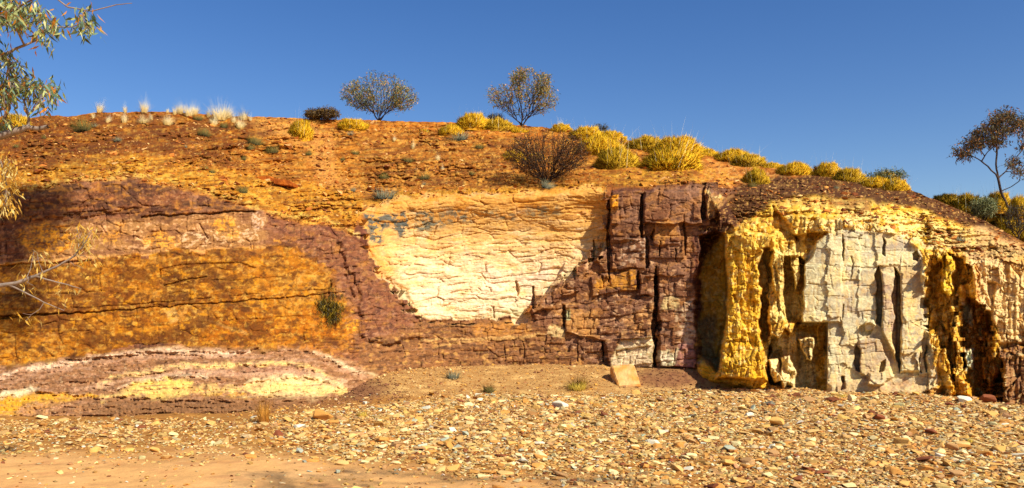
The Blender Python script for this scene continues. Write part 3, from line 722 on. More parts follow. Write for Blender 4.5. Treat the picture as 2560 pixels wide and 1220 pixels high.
paint((178, 118, 62), Mk([(1400, 770), (1420, 765), (1500, 780), (1490, 840), (1400, 830)], 8, 3), .6)
paint((214, 174, 120), Mk([(1380, 815), (1415, 815), (1412, 842), (1376, 842)], 4, 2), .7)
paint((206, 206, 150), Mk([(1412, 775), (1424, 775), (1424, 800), (1414, 800)], 4, 1), .7)
# --- bank at the left foot with its wavy pale seams
bk = bank
paint((164, 112, 68), bk); paint((126, 80, 46), bk * ss(.0, .4, n_s), .7); paint((196, 140, 96), bk * ss(.15, .5, n_b), .5)
paint((196, 138, 84), bk * ss(990, 1040, PY) , .4)
W = [([(-60, 965), (0, 945), (60, 922), (180, 908), (300, 884), (420, 877), (560, 888), (625, 876)], 5, (244, 204, 160), 1),
     ([(160, 905), (230, 893), (330, 870), (440, 868), (560, 880)], 3, (236, 190, 140), .8),
     ([(240, 965), (300, 938), (380, 925), (460, 914), (560, 916), (640, 906), (700, 905), (760, 914), (800, 930), (830, 948), (850, 958)], 5, (250, 206, 122), 1),
     ([(780, 878), (820, 890), (850, 908), (880, 926), (945, 940)], 4, (252, 220, 166), 1),
     ([(600, 965), (680, 940), (760, 936), (820, 950), (860, 972)], 5, (250, 214, 150), .9),
     ([(290, 975), (350, 950), (420, 938), (520, 940)], 4, (246, 214, 164), .8)]
for pts, wd, c_, s_ in W:
    paint(c_, curve_mask(pts, wd + .5, 1, 5, 6) * bk * ss(-1.0, -.2, n_s + .5 * n_b), s_ * .95)
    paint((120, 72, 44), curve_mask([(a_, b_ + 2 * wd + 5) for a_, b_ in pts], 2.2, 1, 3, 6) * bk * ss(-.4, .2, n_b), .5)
paint((176, 122, 92), Mk([(460, 925), (560, 922), (700, 915), (790, 940), (700, 935), (560, 935), (440, 938)], 4, 2), .6)
paint((250, 208, 110), Mk([(300, 990), (330, 962), (420, 945), (480, 955), (470, 985), (400, 996)], 11, 2) * bk * ss(-.7, .2, n_s + .5 * n_b), .85)
paint((250, 220, 150), Mk([(560, 985), (640, 962), (700, 948), (800, 950), (858, 972), (780, 994), (640, 990)], 11, 2) * bk * ss(-.7, .2, n_s + .5 * n_b), .9)
paint((240, 170, 40), Mk([(450, 968), (560, 972), (720, 985), (640, 996), (520, 988), (450, 990)], 8, 2) * bk * ss(-.4, .2, n_b), .75)
paint((250, 228, 176), Mk([(-60, 1000), (60, 966), (90, 972), (60, 985), (-60, 1012)], 4, 2) * bk)
paint((238, 174, 46), Mk([(-60, 1012), (60, 985), (120, 982), (260, 990), (180, 1000), (60, 1012), (30, 1040), (-60, 1050)], 6, 2) * bk, .9)
paint((206, 146, 76), Mk([(0, 1030), (100, 1005), (140, 1010), (120, 1030), (0, 1045)], 8, 2) * bk, .8)
for k_, (c_, a_, sx_, sy_, lo_) in enumerate((((200, 146, 104), .7, 34, 9, .0), ((108, 68, 44), .75, 30, 8, .08), ((232, 190, 136), .5, 16, 6, .2), ((150, 96, 60), .6, 12, 6, .15))):
    paint(c_, bk * ss(lo_, lo_ + .35, fbm(PX / sx_, (PY - .06 * PX) / sy_, 5, 970 + k_, .66)), a_)
for pl_, c_ in (([(310, 985), (330, 962), (420, 945), (480, 955), (470, 984), (400, 992)], (250, 206, 96)), ([(570, 983), (640, 962), (700, 950), (800, 950), (850, 970), (780, 988), (640, 988)], (252, 218, 140)),
               ([(-60, 1002), (60, 968), (90, 974), (60, 987), (-60, 1012)], (246, 220, 160)), ([(-60, 1014), (60, 988), (120, 984), (250, 991), (180, 999), (60, 1010), (30, 1035), (-60, 1045)], (232, 166, 40))):
    paint(c_, Mk(pl_, 9, 2) * bk * ss(-.6, .1, n_s + .6 * n_b), .75)
paint((136, 92, 54), bk * ss(985, 1015, PY + 14 * n_b + (PX - 500) * .012) * ss(150, 300, PX), .75)
q_ = fbm(PX / 85, PY / 55, 5, 961, .6)
paint((116, 64, 30), op * ss(.08, .42, q_), .75); paint((96, 56, 36), op * ss(.25, .5, fbm(PX / 40, PY / 26, 5, 962, .62)), .7)
paint((110, 66, 44), pk * ss(-.1, .4, fbm(PX / 50, PY / 20, 5, 963, .6)), .7)
paint((226, 156, 62), cr * ss(1010, 930, PX + 20 * n_a), .75)
paint((218, 144, 50), cr * ss(590, 500, PY + 40 * n_a), .85)
edge_ = cr * np.clip(1 - Mk(inner_edge, 26, 5), 0, 1) * 1.7
paint((206, 142, 74), np.clip(edge_, 0, 1) * ss(-.5, .3, n_b + .5 * n_e), .75)
paint((226, 190, 138), cr * ss(.0, .5, fbm(PX / 60, PY / 26, 5, 981, .62)), .55)
paint((226, 168, 84), cr * ss(700, 560, PY + 30 * n_a) * ss(-.4, .2, n_e + .3 * n_b), .7)
for pl in ([(1040, 540), (1090, 535), (1100, 575), (1050, 575)], [(1245, 528), (1290, 530), (1285, 552), (1245, 548)], [(1120, 520), (1180, 525), (1150, 560)], [(1300, 520), (1400, 515), (1400, 540), (1320, 545)], [(1190, 525), (1240, 520), (1240, 545)]):
    paint((128, 122, 96), Mk(pl, 8, 2) * ss(-.2, .2, n_b + .4 * n_d), .7)
paint((84, 92, 86), Mk([(912, 532), (945, 538), (960, 533), (1015, 530), (1024, 582), (1000, 590), (985, 572), (960, 575), (952, 608), (925, 600)], 5, 2) * ss(-.3, .05, n_b + .6 * n_d), .9)
st_ = ss(.1, .45, n_v + .3 * n_a)
paint((214, 168, 92), wh * st_, .55); paint((150, 122, 104), wh * ss(.2, .55, fbm(PX / 34, PY / 50, 5, 964, .6)) * ss(600, 760, PY), .6)
paint((200, 186, 150), wh * ss(.5, .7, h2(np.floor(bc * 9999), np.floor(bc * 77), 8)) * ss(.3, .5, cr4), .4)
paint((246, 214, 130), wh * ss(.1, .5, fbm(PX / 50, PY / 60, 5, 965, .6)), .6)
C *= (1 - np.array([.20, .15, .50])[None, None, :] * (sl * (1 - cream * .8) * (1 - .5 * right))[..., None])
C *= (1 - np.array([.22, .25, .55])[None, None, :] * op[..., None])
paint((112, 58, 20), sl * (1 - right) * (1 - ch) * (1 - cream) * ss(.02, .4, fbm(PX / 75, tilt / 11, 5, 991, .6)), .6)
paint((104, 54, 22), lt * ss(-.5, .3, fbm(PX / 60, PY / 22, 5, 992, .6)), .5)
soft_ = Mk([(0, 668), (200, 652), (420, 632), (620, 622), (740, 612), (800, 645), (845, 700), (846, 756), (888, 790), (893, 866), (700, 872), (600, 874), (440, 862), (300, 868), (165, 896), (0, 918)], 34, 5)
band_ = 4 * soft_ * (1 - soft_) * (1 - bank) * ss(380, 700, PX)
paint((136, 80, 36), band_ * ss(-.1, .35, n_b + .4 * n_a), .75); paint((92, 52, 32), band_ * ss(.05, .45, n_e - .4 * n_b), .7); paint((196, 124, 46), band_ * ss(.2, .5, fbm(PX / 24, PY / 18, 5, 993, .65)), .7)
for pts_, w_, c_ in (([(250, 996), (400, 972), (560, 974), (700, 968), (870, 982)], 9, (240, 194, 110)), ([(180, 975), (330, 948), (460, 928), (600, 936), (760, 926), (870, 962)], 5, (222, 172, 128)), ([(0, 960), (160, 925), (320, 898), (460, 890), (640, 892), (800, 904), (940, 950)], 4, (206, 156, 116))):
    paint(c_, curve_mask(pts_, w_, 1, 6, 7) * bk * ss(-.6, .1, n_s + .6 * n_b), .7)
paint((104, 104, 88), Mk([(1030, 530), (1100, 526), (1190, 532), (1180, 560), (1100, 566), (1040, 580)], 8, 2) * ss(-.1, .2, n_b + .5 * n_d), .7)
paint((240, 216, 152), wh * ss(-.3, .4, n_a + .5 * n_b), .35)
paint((246, 208, 134), rp * (1 - fr) * ss(-.5, .2, n_b), .6)
paint((252, 214, 110), Mk([(1940, 520), (2060, 505), (2300, 530), (2440, 580), (2440, 625), (2300, 600), (2180, 580), (2060, 580), (1960, 600)], 14, 2) * ss(-.3, .3, n_b + .4 * n_e), .6)
# fine mottle everywhere
mz = np.clip(left_maroon * (1 - orange_panel) * (1 - bank) * (1 - pk) + maroon_right * (1 - cream), 0, 1) * (1 - above)
for k_, (c_, a_, sx_, sy_) in enumerate((((134, 84, 48), .75, 30, 20), ((58, 34, 28), .6, 26, 14), ((150, 100, 74), .55, 13, 9), ((48, 28, 24), .5, 10, 7))):
    q_ = fbm(PX / sx_, tilt / sy_, 5, 940 + k_, .66)
    paint(c_, mz * ss(.14, .45, q_), a_)
rz_ = right * (1 - above) * (1 - cap)
for k_, (c_, a_, sx_, sy_) in enumerate((((214, 150, 40), .6, 24, 22), ((252, 226, 150), .5, 20, 16), ((168, 112, 40), .5, 10, 9))):
    q_ = fbm(PX / sx_, PY / sy_, 5, 950 + k_, .66)
    paint(c_, rz_ * (1 - white * .75) * (1 - .7 * rp) * ss(.16, .5, q_), a_)
cap_l = Mk([(0, 490), (60, 478), (210, 448), (350, 446), (500, 482), (650, 520), (640, 535), (350, 548), (60, 560), (0, 570)], 12, 2)
paint((64, 38, 28), cap_l * ss(-.4, .3, n_e), .6); paint((150, 92, 34), cap_l * ss(.15, .5, n_b + .5 * n_e), .5)
mar = np.clip(left_maroon * (1 - orange_panel) * (1 - bank) + maroon_right * (1 - cream), 0, 1) * (1 - above)
mar = mar * (1 - ss(.16, .34, C.mean(-1)))
C *= (1 + np.array([.62, .82, .44])[None, None, :] * mar[..., None])
C *= (1 + 0.24 * n_d + 0.14 * n_b)[..., None]
C = np.clip(C, 0.004, 0.82)

# ---- assemble: rows go from under the ground to the crest, then over the back of the hill
S_ = (PX - CX) / F
X = S_ * D; Y = D; Z = CH + (HZ - PY) / F * D
backs = [0.25, 0.6, 1.2, 2.2, 4, 7, 12, 20, 32, 50, 80]
Xb = [X]; Yb = [Y]; Zb = [Z]; Cb = [C]
yc = Y[-1]; zc = Z[-1]
zpts = []
for bdist in backs:
    yy = yc + bdist
    zz = zc - 0.10 * bdist - 0.0012 * bdist ** 2 + 0.05 * fbm(cols / 60 + bdist, cols * 0 + bdist, 3, 9)
    zz = np.maximum(zz, -0.6)
    Xb.append((S_[-1] * yy)[None]); Yb.append(yy[None]); Zb.append(zz[None]); Cb.append(C[-1:].copy())
X3 = np.concatenate(Xb); Y3 = np.concatenate(Yb); Z3 = np.concatenate(Zb); C3 = np.concatenate(Cb)
nr, nc = X3.shape
V = np.stack([X3.ravel(), Y3.ravel(), Z3.ravel()], 1)
I = np.arange(nr * nc).reshape(nr, nc)
quads = np.stack([I[:-1, :-1], I[:-1, 1:], I[1:, 1:], I[1:, :-1]], -1)
ab = np.concatenate([above, np.ones((len(backs), nc))])[:-1, :-1] > 0.5


def submesh(name, qmask):
    q = quads[qmask]
    used, inv = np.unique(q, return_inverse=True)
    return mesh_np(name, V[used], faces4=inv.reshape(-1, 4), col=C3.reshape(-1, 3)[used], mat=M_rock, smooth=True)


cliff = submesh("cliff", ~ab); tag(cliff, "banded ochre cliff of maroon, orange, cream and yellow rock above the dry riverbed", "cliff", kind="structure")
hill = submesh("hill", ab); tag(hill, "rusty orange rubble slope rising from the cliff rim to the skyline", "hill", kind="structure")


def surfD(px, py):
    """distance of the cliff/hill surface seen at a photograph pixel"""
    px = np.asarray(px, float); py = np.asarray(py, float)
    ci = np.clip(np.searchsorted(cols, px), 1, len(cols) - 1)
    b0 = bot[ci]; c0 = cc_[ci]
    r = np.clip(np.round((py - b0) / (c0 - b0) * (NR - 1)).astype(int), 0, NR - 1)
    return D[r, ci]


def on_slope(px, py, sink=0.0):
    d = float(surfD(px, max(py, float(np.interp(px, cols, cc_)) + 1.5)))
    p = at(px, py, d)
    if py < np.interp(px, cols, cc_):
        p = at(px, float(np.interp(px, cols, cc_)), d + 0.3)
    p[2] -= sink
    return p


# ------------------------------------------------------------------ ground: riverbed, sand and the low scree fan under the cliff
toe_py = [(-1600, 1055), (0, 1046), (300, 1044), (600, 1040), (760, 1028), (900, 1008), (1050, 992), (1200, 984), (1500, 985), (1640, 978), (1740, 968), (1850, 966), (1950, 975), (2065, 990), (2300, 985), (2500, 1016), (2600, 1030), (4200, 1060)]


def ground_z(x, y):
    yy = np.maximum(y, 3.0)
    px = CX + F * x / yy
    px = np.clip(px, -1500, 4100)
    t = smooth_cv(toe_py, px, 30); yt = gd(t)
    bp = smooth_cv(base_py, px, 14); yb = smooth_cv(base_D, px, 18)
    zb = CH + (HZ - bp) / F * yb + 0.02
    yb = np.maximum(yb, yt + 0.3)
    tt = (y - yt) / (yb - yt)
    mound = np.where(tt < 1, zb * ss(-0.15, 1.0, tt), zb - 0.15 * (tt - 1))
    mound = np.maximum(mound, -0.5) * (y > 6)
    far = ss(22, 26, y)
    mound = mound * (1 - far) - 0.8 * far
    n = 0.012 * gn(x / 1.1, y / .35, 304) + 0.035 * fbm(x / 2.6, y / 2.6, 3, 301) + 0.012 * fbm(x / 0.35, y / 0.35, 3, 302)
    n = n * ss(0.2, 1.5, np.abs(y - 0) + 0.5)
    return mound + n - 0.015


fx = np.arange(-16, 16.01, 0.035); gx = np.cumsum(0.05 * 1.28 ** np.arange(42))
xs = np.concatenate([(-16 - gx)[::-1], fx, 16 + gx])
fy = [6.4]
while fy[-1] < 20.5: fy.append(fy[-1] + 0.018 + 0.0022 * (fy[-1] - 6))
fy = np.array(fy); gy0 = np.cumsum(0.04 * 1.28 ** np.arange(42)); gy1 = np.cumsum(0.06 * 1.28 ** np.arange(42))
ys = np.concatenate([(6.4 - gy0)[::-1], fy, fy[-1] + gy1])
GX, GY = np.meshgrid(xs, ys)
GZ = ground_z(GX, GY)
GPX = CX + F * GX / np.maximum(GY, 2.0); GPY = HZ - (GZ - CH) / np.maximum(GY, 2.0) * F
# where broken stone lies (photograph coordinates)
sand_edge = np.interp(GPX, [-2000, 0, 300, 640, 900, 1200, 1500, 1900, 2300, 2700, 9000], [1115, 1125, 1132, 1124, 1150, 1184, 1200, 1232, 1280, 1350, 1500])
stony_g = 1 - ss(-34, 40, GPY - sand_edge + 22 * fbm(GX / 1.1, GY / 1.1, 3, 303))
GC = np.zeros(GX.shape + (3,)); GC[:] = lin((226, 168, 100))
def gpaint(c, m, s=1.0):
    global GC
    a = (m * s)[..., None]; GC = GC * (1 - a) + lin(c) * a
g1 = fbm(GX / 1.6, GY / 1.6, 4, 311); g2 = fbm(GX / 0.12, GY / 0.12, 3, 312); g3 = fbm(GX / 0.5, GY / 0.25, 4, 313)
gpaint((238, 182, 116), ss(0, .5, g1), .7); gpaint((200, 136, 84), ss(.1, .6, g3), .5)
gpaint((160, 104, 42), stony_g, .9); gpaint((214, 152, 68), stony_g * ss(0, .4, g2), .6); gpaint((150, 96, 44), stony_g * ss(.1, .5, g2 + g3), .6)
talus = ss(0, 1, (1000 - GPY) / 20) * (GY > 10)
gpaint((192, 146, 84), talus, .85); gpaint((150, 98, 50), talus * ss(.0, .4, g2), .6); gpaint((236, 190, 112), talus * ss(.1, .5, g3), .5)
brn = ss(0, 1, 1 - ((GPX - 880) / 110) ** 2 - ((GPY - 975) / 34) ** 2) + ss(0, 1, 1 - ((GPX - 1680) / 130) ** 2 - ((GPY - 945) / 34) ** 2) + ss(0, 1, 1 - ((GPX - 600) / 330) ** 2 - ((GPY - 1010) / 26) ** 2) * .7
brn = np.clip(brn, 0, 1) * (GY > 10)
gpaint((132, 84, 54), brn, .85); gpaint((96, 58, 38), brn * ss(0, .4, g2), .6)
ylw = np.clip(ss(0, 1, 1.2 - ((GPX - 1890) / 90) ** 2 - ((GPY - 962) / 14) ** 2) + ss(0, 1, 1.2 - ((GPX - 2400) / 90) ** 2 - ((GPY - 992) / 14) ** 2), 0, 1) * (GY > 10)
gpaint((232, 172, 40), ylw, .85)
gpaint((222, 176, 112), ss(0, 1, 1.2 - ((GPX - 2240) / 90) ** 2 - ((GPY - 985) / 16) ** 2) * (GY > 10), .7)
GC *= (1 + 0.14 * g2)[..., None]
nr2, nc2 = GX.shape
I2 = np.arange(nr2 * nc2).reshape(nr2, nc2)
ground = mesh_np("ground", np.stack([GX.ravel(), GY.ravel(), GZ.ravel()], 1), faces4=np.stack([I2[:-1, :-1], I2[:-1, 1:], I2[1:, 1:], I2[1:, :-1]], -1).reshape(-1, 4), col=GC.reshape(-1, 3), mat=M_soil, smooth=True)
tag(ground, "dry sandy riverbed of pale orange sand in front of the cliff", "riverbed", kind="structure")


# ------------------------------------------------------------------ stones
def stone_mesh(seed, flat):
    r = np.random.default_rng(seed)
    bm = bmesh.new()
    n = 12
    p = r.normal(size=(n, 3)); p /= np.linalg.norm(p, axis=1)[:, None]
    p = np.sign(p) * np.abs(p) ** 0.75
    sx, sy = 0.5, 0.5 * r.uniform(.55, .85)
    for q in p:
        bm.verts.new((q[0] * sx, q[1] * sy, q[2] * flat * 0.5))
    res = bmesh.ops.convex_hull(bm, input=bm.verts[:])
    bmesh.ops.delete(bm, geom=[g for g in res["geom_interior"] if isinstance(g, bmesh.types.BMVert)], context='VERTS')
    bmesh.ops.triangulate(bm, faces=bm.faces[:])
    bm.verts.index_update()
    vv = np.array([v_.co[:] for v_ in bm.verts]); tt = np.array([[v_.index for v_ in f_.verts] for f_ in bm.faces])
    bm.free()
    return vv, tt


STONES = [stone_mesh(100 + i, [0.20, 0.30, 0.42, 0.18, 0.55, 0.26][i % 6]) for i in range(18)]
STONE_COLS = [((236, 188, 112), "tan"), ((250, 220, 152), "cream"), ((222, 154, 74), "orange brown"), ((198, 148, 92), "dull brown"), ((240, 226, 190), "off-white"),
              ((150, 84, 50), "rusty red"), ((190, 190, 158), "grey-green"), ((228, 174, 92), "golden")]
CW = np.array([.34, .17, .14, .11, .02, .04, .02, .18])


def rots(n, r, tilt_amt):
    a = r.uniform(0, 2 * math.pi, n); b = r.normal(0, tilt_amt, n); c = r.normal(0, tilt_amt, n)
    ca, sa, cb2, sb2, cc2, sc2 = np.cos(a), np.sin(a), np.cos(b), np.sin(b), np.cos(c), np.sin(c)
    z = np.zeros(n); o = np.ones(n)
    Rz = np.stack([np.stack([ca, -sa, z], -1), np.stack([sa, ca, z], -1), np.stack([z, z, o], -1)], 1)
    Rx = np.stack([np.stack([o, z, z], -1), np.stack([z, cb2, -sb2], -1), np.stack([z, sb2, cb2], -1)], 1)
    Ry = np.stack([np.stack([cc2, z, sc2], -1), np.stack([z, o, z], -1), np.stack([-sc2, z, cc2], -1)], 1)
    return Rx @ Ry @ Rz


def stone_mass(name, P, size, cols_, tilt_amt, seed):
    r = np.random.default_rng(seed)
    n = len(P); Rm = rots(n, r, tilt_amt); kind = r.integers(0, len(STONES), n)
    Vs = []; Ts = []; Cs = []; off = 0
    for k_ in range(len(STONES)):
        idx = np.where(kind == k_)[0]
        if not len(idx): continue
        vv, tt = STONES[k_]
        w_ = np.einsum('nij,vj->nvi', Rm[idx], vv) * size[idx][:, None, None] + P[idx][:, None, :]
        Vs.append(w_.reshape(-1, 3)); Cs.append(np.repeat(cols_[idx], len(vv), 0))
        Ts.append((tt[None] + (np.arange(len(idx)) * len(vv))[:, None, None] + off).reshape(-1, 3)); off += len(idx) * len(vv)
    return mesh_np(name, np.concatenate(Vs), tris=np.concatenate(Ts), col=np.concatenate(Cs), mat=M_stone)


def pick_cols(n, r):
    ci = r.choice(len(STONE_COLS), n, p=CW / CW.sum())
    base = np.array([lin(c[0]) for c in STONE_COLS])[ci]
    return ci, base * r.uniform(.5, 1.12, (n, 1)) * (1 + r.normal(0, .04, (n, 3)))


def stony(px, py):
    """how thickly stones lie at a photograph pixel of the riverbed"""
    edge = np.interp(px, [-2000, 0, 300, 640, 900, 1200, 1500, 1900, 2300, 2700, 9000], [1115, 1125, 1132, 1124, 1150, 1184, 1200, 1232, 1280, 1350, 1500])
    top = np.interp(px, [0, 600, 900, 1200, 1500, 1740, 2000, 2300, 2560, 4000], [1046, 1045, 1012, 985, 985, 975, 970, 985, 1010, 1050])
    return (1 - ss(-34, 40, py - edge)) * ss(-4, 10, py - top) * (0.55 + 0.45 * ss(600, 1100, px))


r1 = np.random.default_rng(55)
n_try = 290000
gyy = r1.uniform(6.8, 18.5, n_try); gxx = r1.uniform(-13.5, 14, n_try)
gpx = CX + F * gxx / gyy; gz_ = ground_z(gxx, gyy); gpy = HZ - (gz_ - CH) / gyy * F
pr = stony(gpx, gpy)
pr = np.maximum(pr, 0.06 * (gpy > 980))
pr *= 0.6 + 0.5 * ss(-.3, .3, fbm(gxx / .8, gyy / .8, 3, 401))
keep = (r1.uniform(0, 1, n_try) < pr) & (gpx > -500) & (gpx < 3050)
gxx, gyy, gpx, gpy, gz_ = [a[keep] for a in (gxx, gyy, gpx, gpy, gz_)]
sz = 0.036 * (r1.pareto(2.6, len(gxx)) + 1) ** 1.0
sz = np.clip(sz, 0.026, 0.20) * np.where(gpx < 700, 0.85, 1.0)
ok = r1.uniform(0, 1, len(sz)) < np.clip(0.045 / sz, .3, 1) + .15
gxx, gyy, gpx, gpy, gz_, sz = [a[ok] for a in (gxx, gyy, gpx, gpy, gz_, sz)]
ci, sc_ = pick_cols(len(sz), r1)
P = np.stack([gxx, gyy, gz_ + sz * 0.10], 1)
# the largest in view become stones of their own, the rest is one bed of broken stone
app = np.where((gpx > 5) & (gpx < 2555) & (gpy < 1215), sz / gyy, 0)
order = np.argsort(-app)
big = order[:250]; rest = order[250:]
stone_mass("broken_stone_bed", P[rest], sz[rest], sc_[rest], 0.22, 66)
tag(bpy.data.objects["broken_stone_bed"], "bed of small broken flat stones covering the dry riverbed", "gravel", kind="stuff")

base_meshes = {}
def stone_data(kind, ci_):
    key = (kind, ci_)
    if key not in base_meshes:
        vv, tt = STONES[kind]
        # a chipped, slightly bevelled hull with its own grain
        bm = bmesh.new(); vs = [bm.verts.new(q) for q in vv]
        for t_ in tt:
            try: bm.faces.new([vs[i] for i in t_])
            except ValueError: pass
        bmesh.ops.dissolve_limit(bm, angle_limit=math.radians(12), verts=bm.verts[:], edges=bm.edges[:])
        bmesh.ops.bevel(bm, geom=bm.edges[:], offset=0.025, segments=1, affect='EDGES')
        bmesh.ops.triangulate(bm, faces=bm.faces[:])
        me = bpy.data.meshes.new("stone"); bm.to_mesh(me); bm.free()
        cc = lin(STONE_COLS[ci_][0]) * (0.9 + 0.03 * (kind % 5))
        ca = me.color_attributes.new("Col", 'FLOAT_COLOR', 'POINT')
        c4 = np.ones((len(me.vertices), 4), np.float32); c4[:, :3] = cc
        ca.data.foreach_set("color", c4.ravel()); me.materials.append(M_stone)
        base_meshes[key] = me
    return base_meshes[key]


def place_stone(x, y, z, s, ci_, kind, label, group=None, rot=None, name="stone", cat="stone", scl=(1, 1, 1)):
    o = bpy.data.objects.new(name, stone_data(kind, ci_))
    o.location = (x, y, z); o.scale = (s * scl[0], s * scl[1], s * scl[2])
    o.rotation_euler = rot if rot else (random.gauss(0, .16), random.gauss(0, .16), random.uniform(0, 6.28))
    SC.collection.objects.link(o)
    return tag(o, label, cat, group)


def zone(px):
    for lim, nm in ((300, "below the bank's left end"), (600, "below the striped bank"), (900, "by the tall dry tuft"), (1250, "below the gravel fan"),
                    (1480, "left of the leaning boulder"), (1640, "below the leaning boulder"), (1800, "right of the leaning boulder"), (1950, "below the yellow buttress"), (2100, "below the dark niche"),
                    (2300, "below the pale jointed wall"), (2450, "below the yellow hollows"), (9999, "near the right edge")):
        if px < lim: return nm


for i in big:
    dpt = gyy[i]
    rowt = ", up close" if dpt < 9.5 else (", halfway out" if dpt < 12.5 else ", far back")
    sw = "large" if sz[i] > .2 else ("middling" if sz[i] > .15 else "small")
    shape = ["thin slab", "flat", "chunky", "wedge shaped", "blocky", "angular"][i % 6]
    place_stone(gxx[i], gyy[i], gz_[i] + sz[i] * .08, sz[i], int(ci[i]), int(i % 18), f"{sw} {STONE_COLS[ci[i]][1]} {shape} stone {zone(gpx[i])}{rowt}", "loose stones on the riverbed")

# stones that stand out, read off the photograph: px, py of the foot, width px, colour, label
HAND = [(1162, 1090, 22, 6, "upright grey-green wedge stone sticking up amid the scree", 4), (808, 1048, 50, 2, "big rounded tan orange stone beside a split brown one", 2), (845, 1050, 26, 3, "split brown stone touching the big tan orange stone", 4),
        (1400, 1018, 44, 4, "long whitish lumpy stone left of the leaning boulder", 2), (1526, 1008, 16, 6, "small dark blue-grey stone below the leaning boulder", 5), (1872, 1046, 26, 4, "bright upright off-white stone with dark left side", 4),
        (1938, 1066, 42, 7, "big rounded golden boulder with shaded underside", 4), (1352, 1142, 28, 1, "cream block resting left of the middle scree", 4), (1632, 1112, 34, 4, "white streaked pointed stone in the middle scree", 2),
        (1696, 1118, 32, 2, "orange brown pointed stone right of the white streaked one", 2), (2196, 1052, 30, 5, "rusty red cracked block below the pale wall", 4), (2236, 1054, 30, 2, "flat orange stone leaning against the rusty red block", 0),
        (2256, 1112, 44, 7, "large golden pointed stone in the right scree", 2), (2376, 1126, 34, 3, "dark brown rounded boulder in the right scree", 4), (2406, 1124, 40, 2, "long brown stone behind the dark rounded boulder", 1),
        (2546, 1144, 44, 4, "pale white stone cut by the right edge", 1), (2308, 1154, 46, 5, "flat rusty slab low in the right scree", 0), (2130, 1002, 26, 1, "cream stone at the foot of the pale wall", 4),
        (2024, 1004, 36, 3, "grey brown stone just right of the dark niche", 1), (2080, 1004, 40, 5, "dark red-brown flat stone near the niche foot", 0), (2410, 1006, 36, 4, "pale rounded stone beside the yellow dirt", 2),
        (2466, 1008, 40, 5, "dark rusty rounded stone on the yellow dirt", 4), (1168, 997, 16, 4, "white pebble with dark side left of the green tuft", 4), (1196, 990, 20, 4, "white flat stone just below the green tuft", 2),
        (912, 1010, 16, 4, "small white stone at the fan edge", 2), (292, 1052, 14, 4, "bright white stone under the striped bank", 4), (345, 1068, 16, 4, "white stone right of the bright white one", 2),
        (845, 1182, 24, 6, "rounded grey-green stone lying alone on the sand", 2), (960, 1172, 18, 3, "small dark grey stone on the sand beside the shadow", 4), (1736, 1178, 20, 3, "brown stone at the sand edge right of centre", 2),
        (1590, 988, 26, 7, "golden chunk right under the leaning boulder", 4), (104, 1046, 26, 1, "flat cream stone at the left toe of the striped bank", 1), (1850, 1206, 34, 7, "smooth golden slab at the bottom edge", 1),
        (2480, 1040, 30, 7, "golden smooth stone near the right rubble foot", 4), (2226, 1034, 10, 5, "small red stone between the scree slabs", 4), (460, 1030, 14, 3, "dark flat stone on the brown foot of the bank", 0)]
for px, py, wpx, c_, lb, kd in HAND:
    y_ = 12.0
    for _ in range(25):
        x_ = (px - CX) / F * y_
        y_ = 0.5 * y_ + 0.5 * (CH - float(ground_z(np.array(x_), np.array(y_)))) * F / (py - HZ)
    x_ = (px - CX) / F * y_
    s_ = wpx / F * y_ * 1.15
    place_stone(x_, y_, float(ground_z(np.array(x_), np.array(y_))) + s_ * .14, s_, c_, (kd + 6 * (px % 3)) % 18, lb, "loose stones on the riverbed", scl=(1, 1, 1.35 if kd in (2, 4) else 1))

# fine rubble on the hill slope and the fan
def rubble(name, label, boxes, seed, smin, smax, palette, dens_fn=None, ground_=False):
    r = np.random.default_rng(seed)
    PXs = []; PYs = []
    for x0, x1, y0, y1, n in boxes:
        PXs.append(r.uniform(x0, x1, n)); PYs.append(r.uniform(y0, y1, n))
    a = np.concatenate(PXs); b = np.concatenate(PYs)
    if not ground_:
        m = (b > np.interp(a, cols, cc_) + 2)
        ab_ = np.interp(a, *np.array(slope_line, float).T)
        m &= (b < ab_ + 4) & (fbm(a / 60, b / 24, 3, seed) > -0.15)
        a, b = a[m], b[m]
        d = surfD(a, b)
        P_ = np.stack([(a - CX) / F * d, d, CH + (HZ - b) / F * d], 1)
    s = smin * (r.pareto(2.2, len(a)) + 1); s = np.clip(s, smin, smax)
    pc = np.array([lin(c) for c in palette])[r.integers(0, len(palette), len(a))] * r.uniform(.75, 1.15, (len(a), 1))
    o = stone_mass(name, P_, s, pc, 0.3, seed + 1)
    tag(o, label, "rubble", kind="stuff")


rubble("slope_rubble", "small orange stone chips strewn over the rubble slope", [(-50, 2600, 280, 660, 26000)], 71, 0.035, 0.20,
       [(206, 122, 50), (226, 150, 70), (160, 88, 34), (232, 176, 104), (130, 70, 34)])

r2 = np.random.default_rng(91)
n_t = 34000
tx = r2.uniform(-9, 11, n_t); ty = r2.uniform(11.5, 18.6, n_t)
tz = ground_z(tx, ty); tpx = CX + F * tx / ty; tpy = HZ - (tz - CH) / ty * F
mk = (tpy < 1040) & (tpx > 560) & (tz > -0.02)
tx, ty, tz, tpx, tpy = [a[mk] for a in (tx, ty, tz, tpx, tpy)]
pal = np.array([lin(c) for c in ((214, 160, 92), (170, 112, 66), (236, 192, 124), (128, 80, 50), (222, 158, 70))])
pi_ = r2.integers(0, 5, len(tx)); br_ = (((tpx - 1680) / 140) ** 2 + ((tpy - 948) / 40) ** 2 < 1) | (((tpx - 880) / 140) ** 2 + ((tpy - 980) / 36) ** 2 < 1)
pcol = np.where(br_[:, None], np.array([lin((134, 84, 56)), lin((104, 64, 44)), lin((176, 124, 84))])[pi_ % 3], pal[pi_])
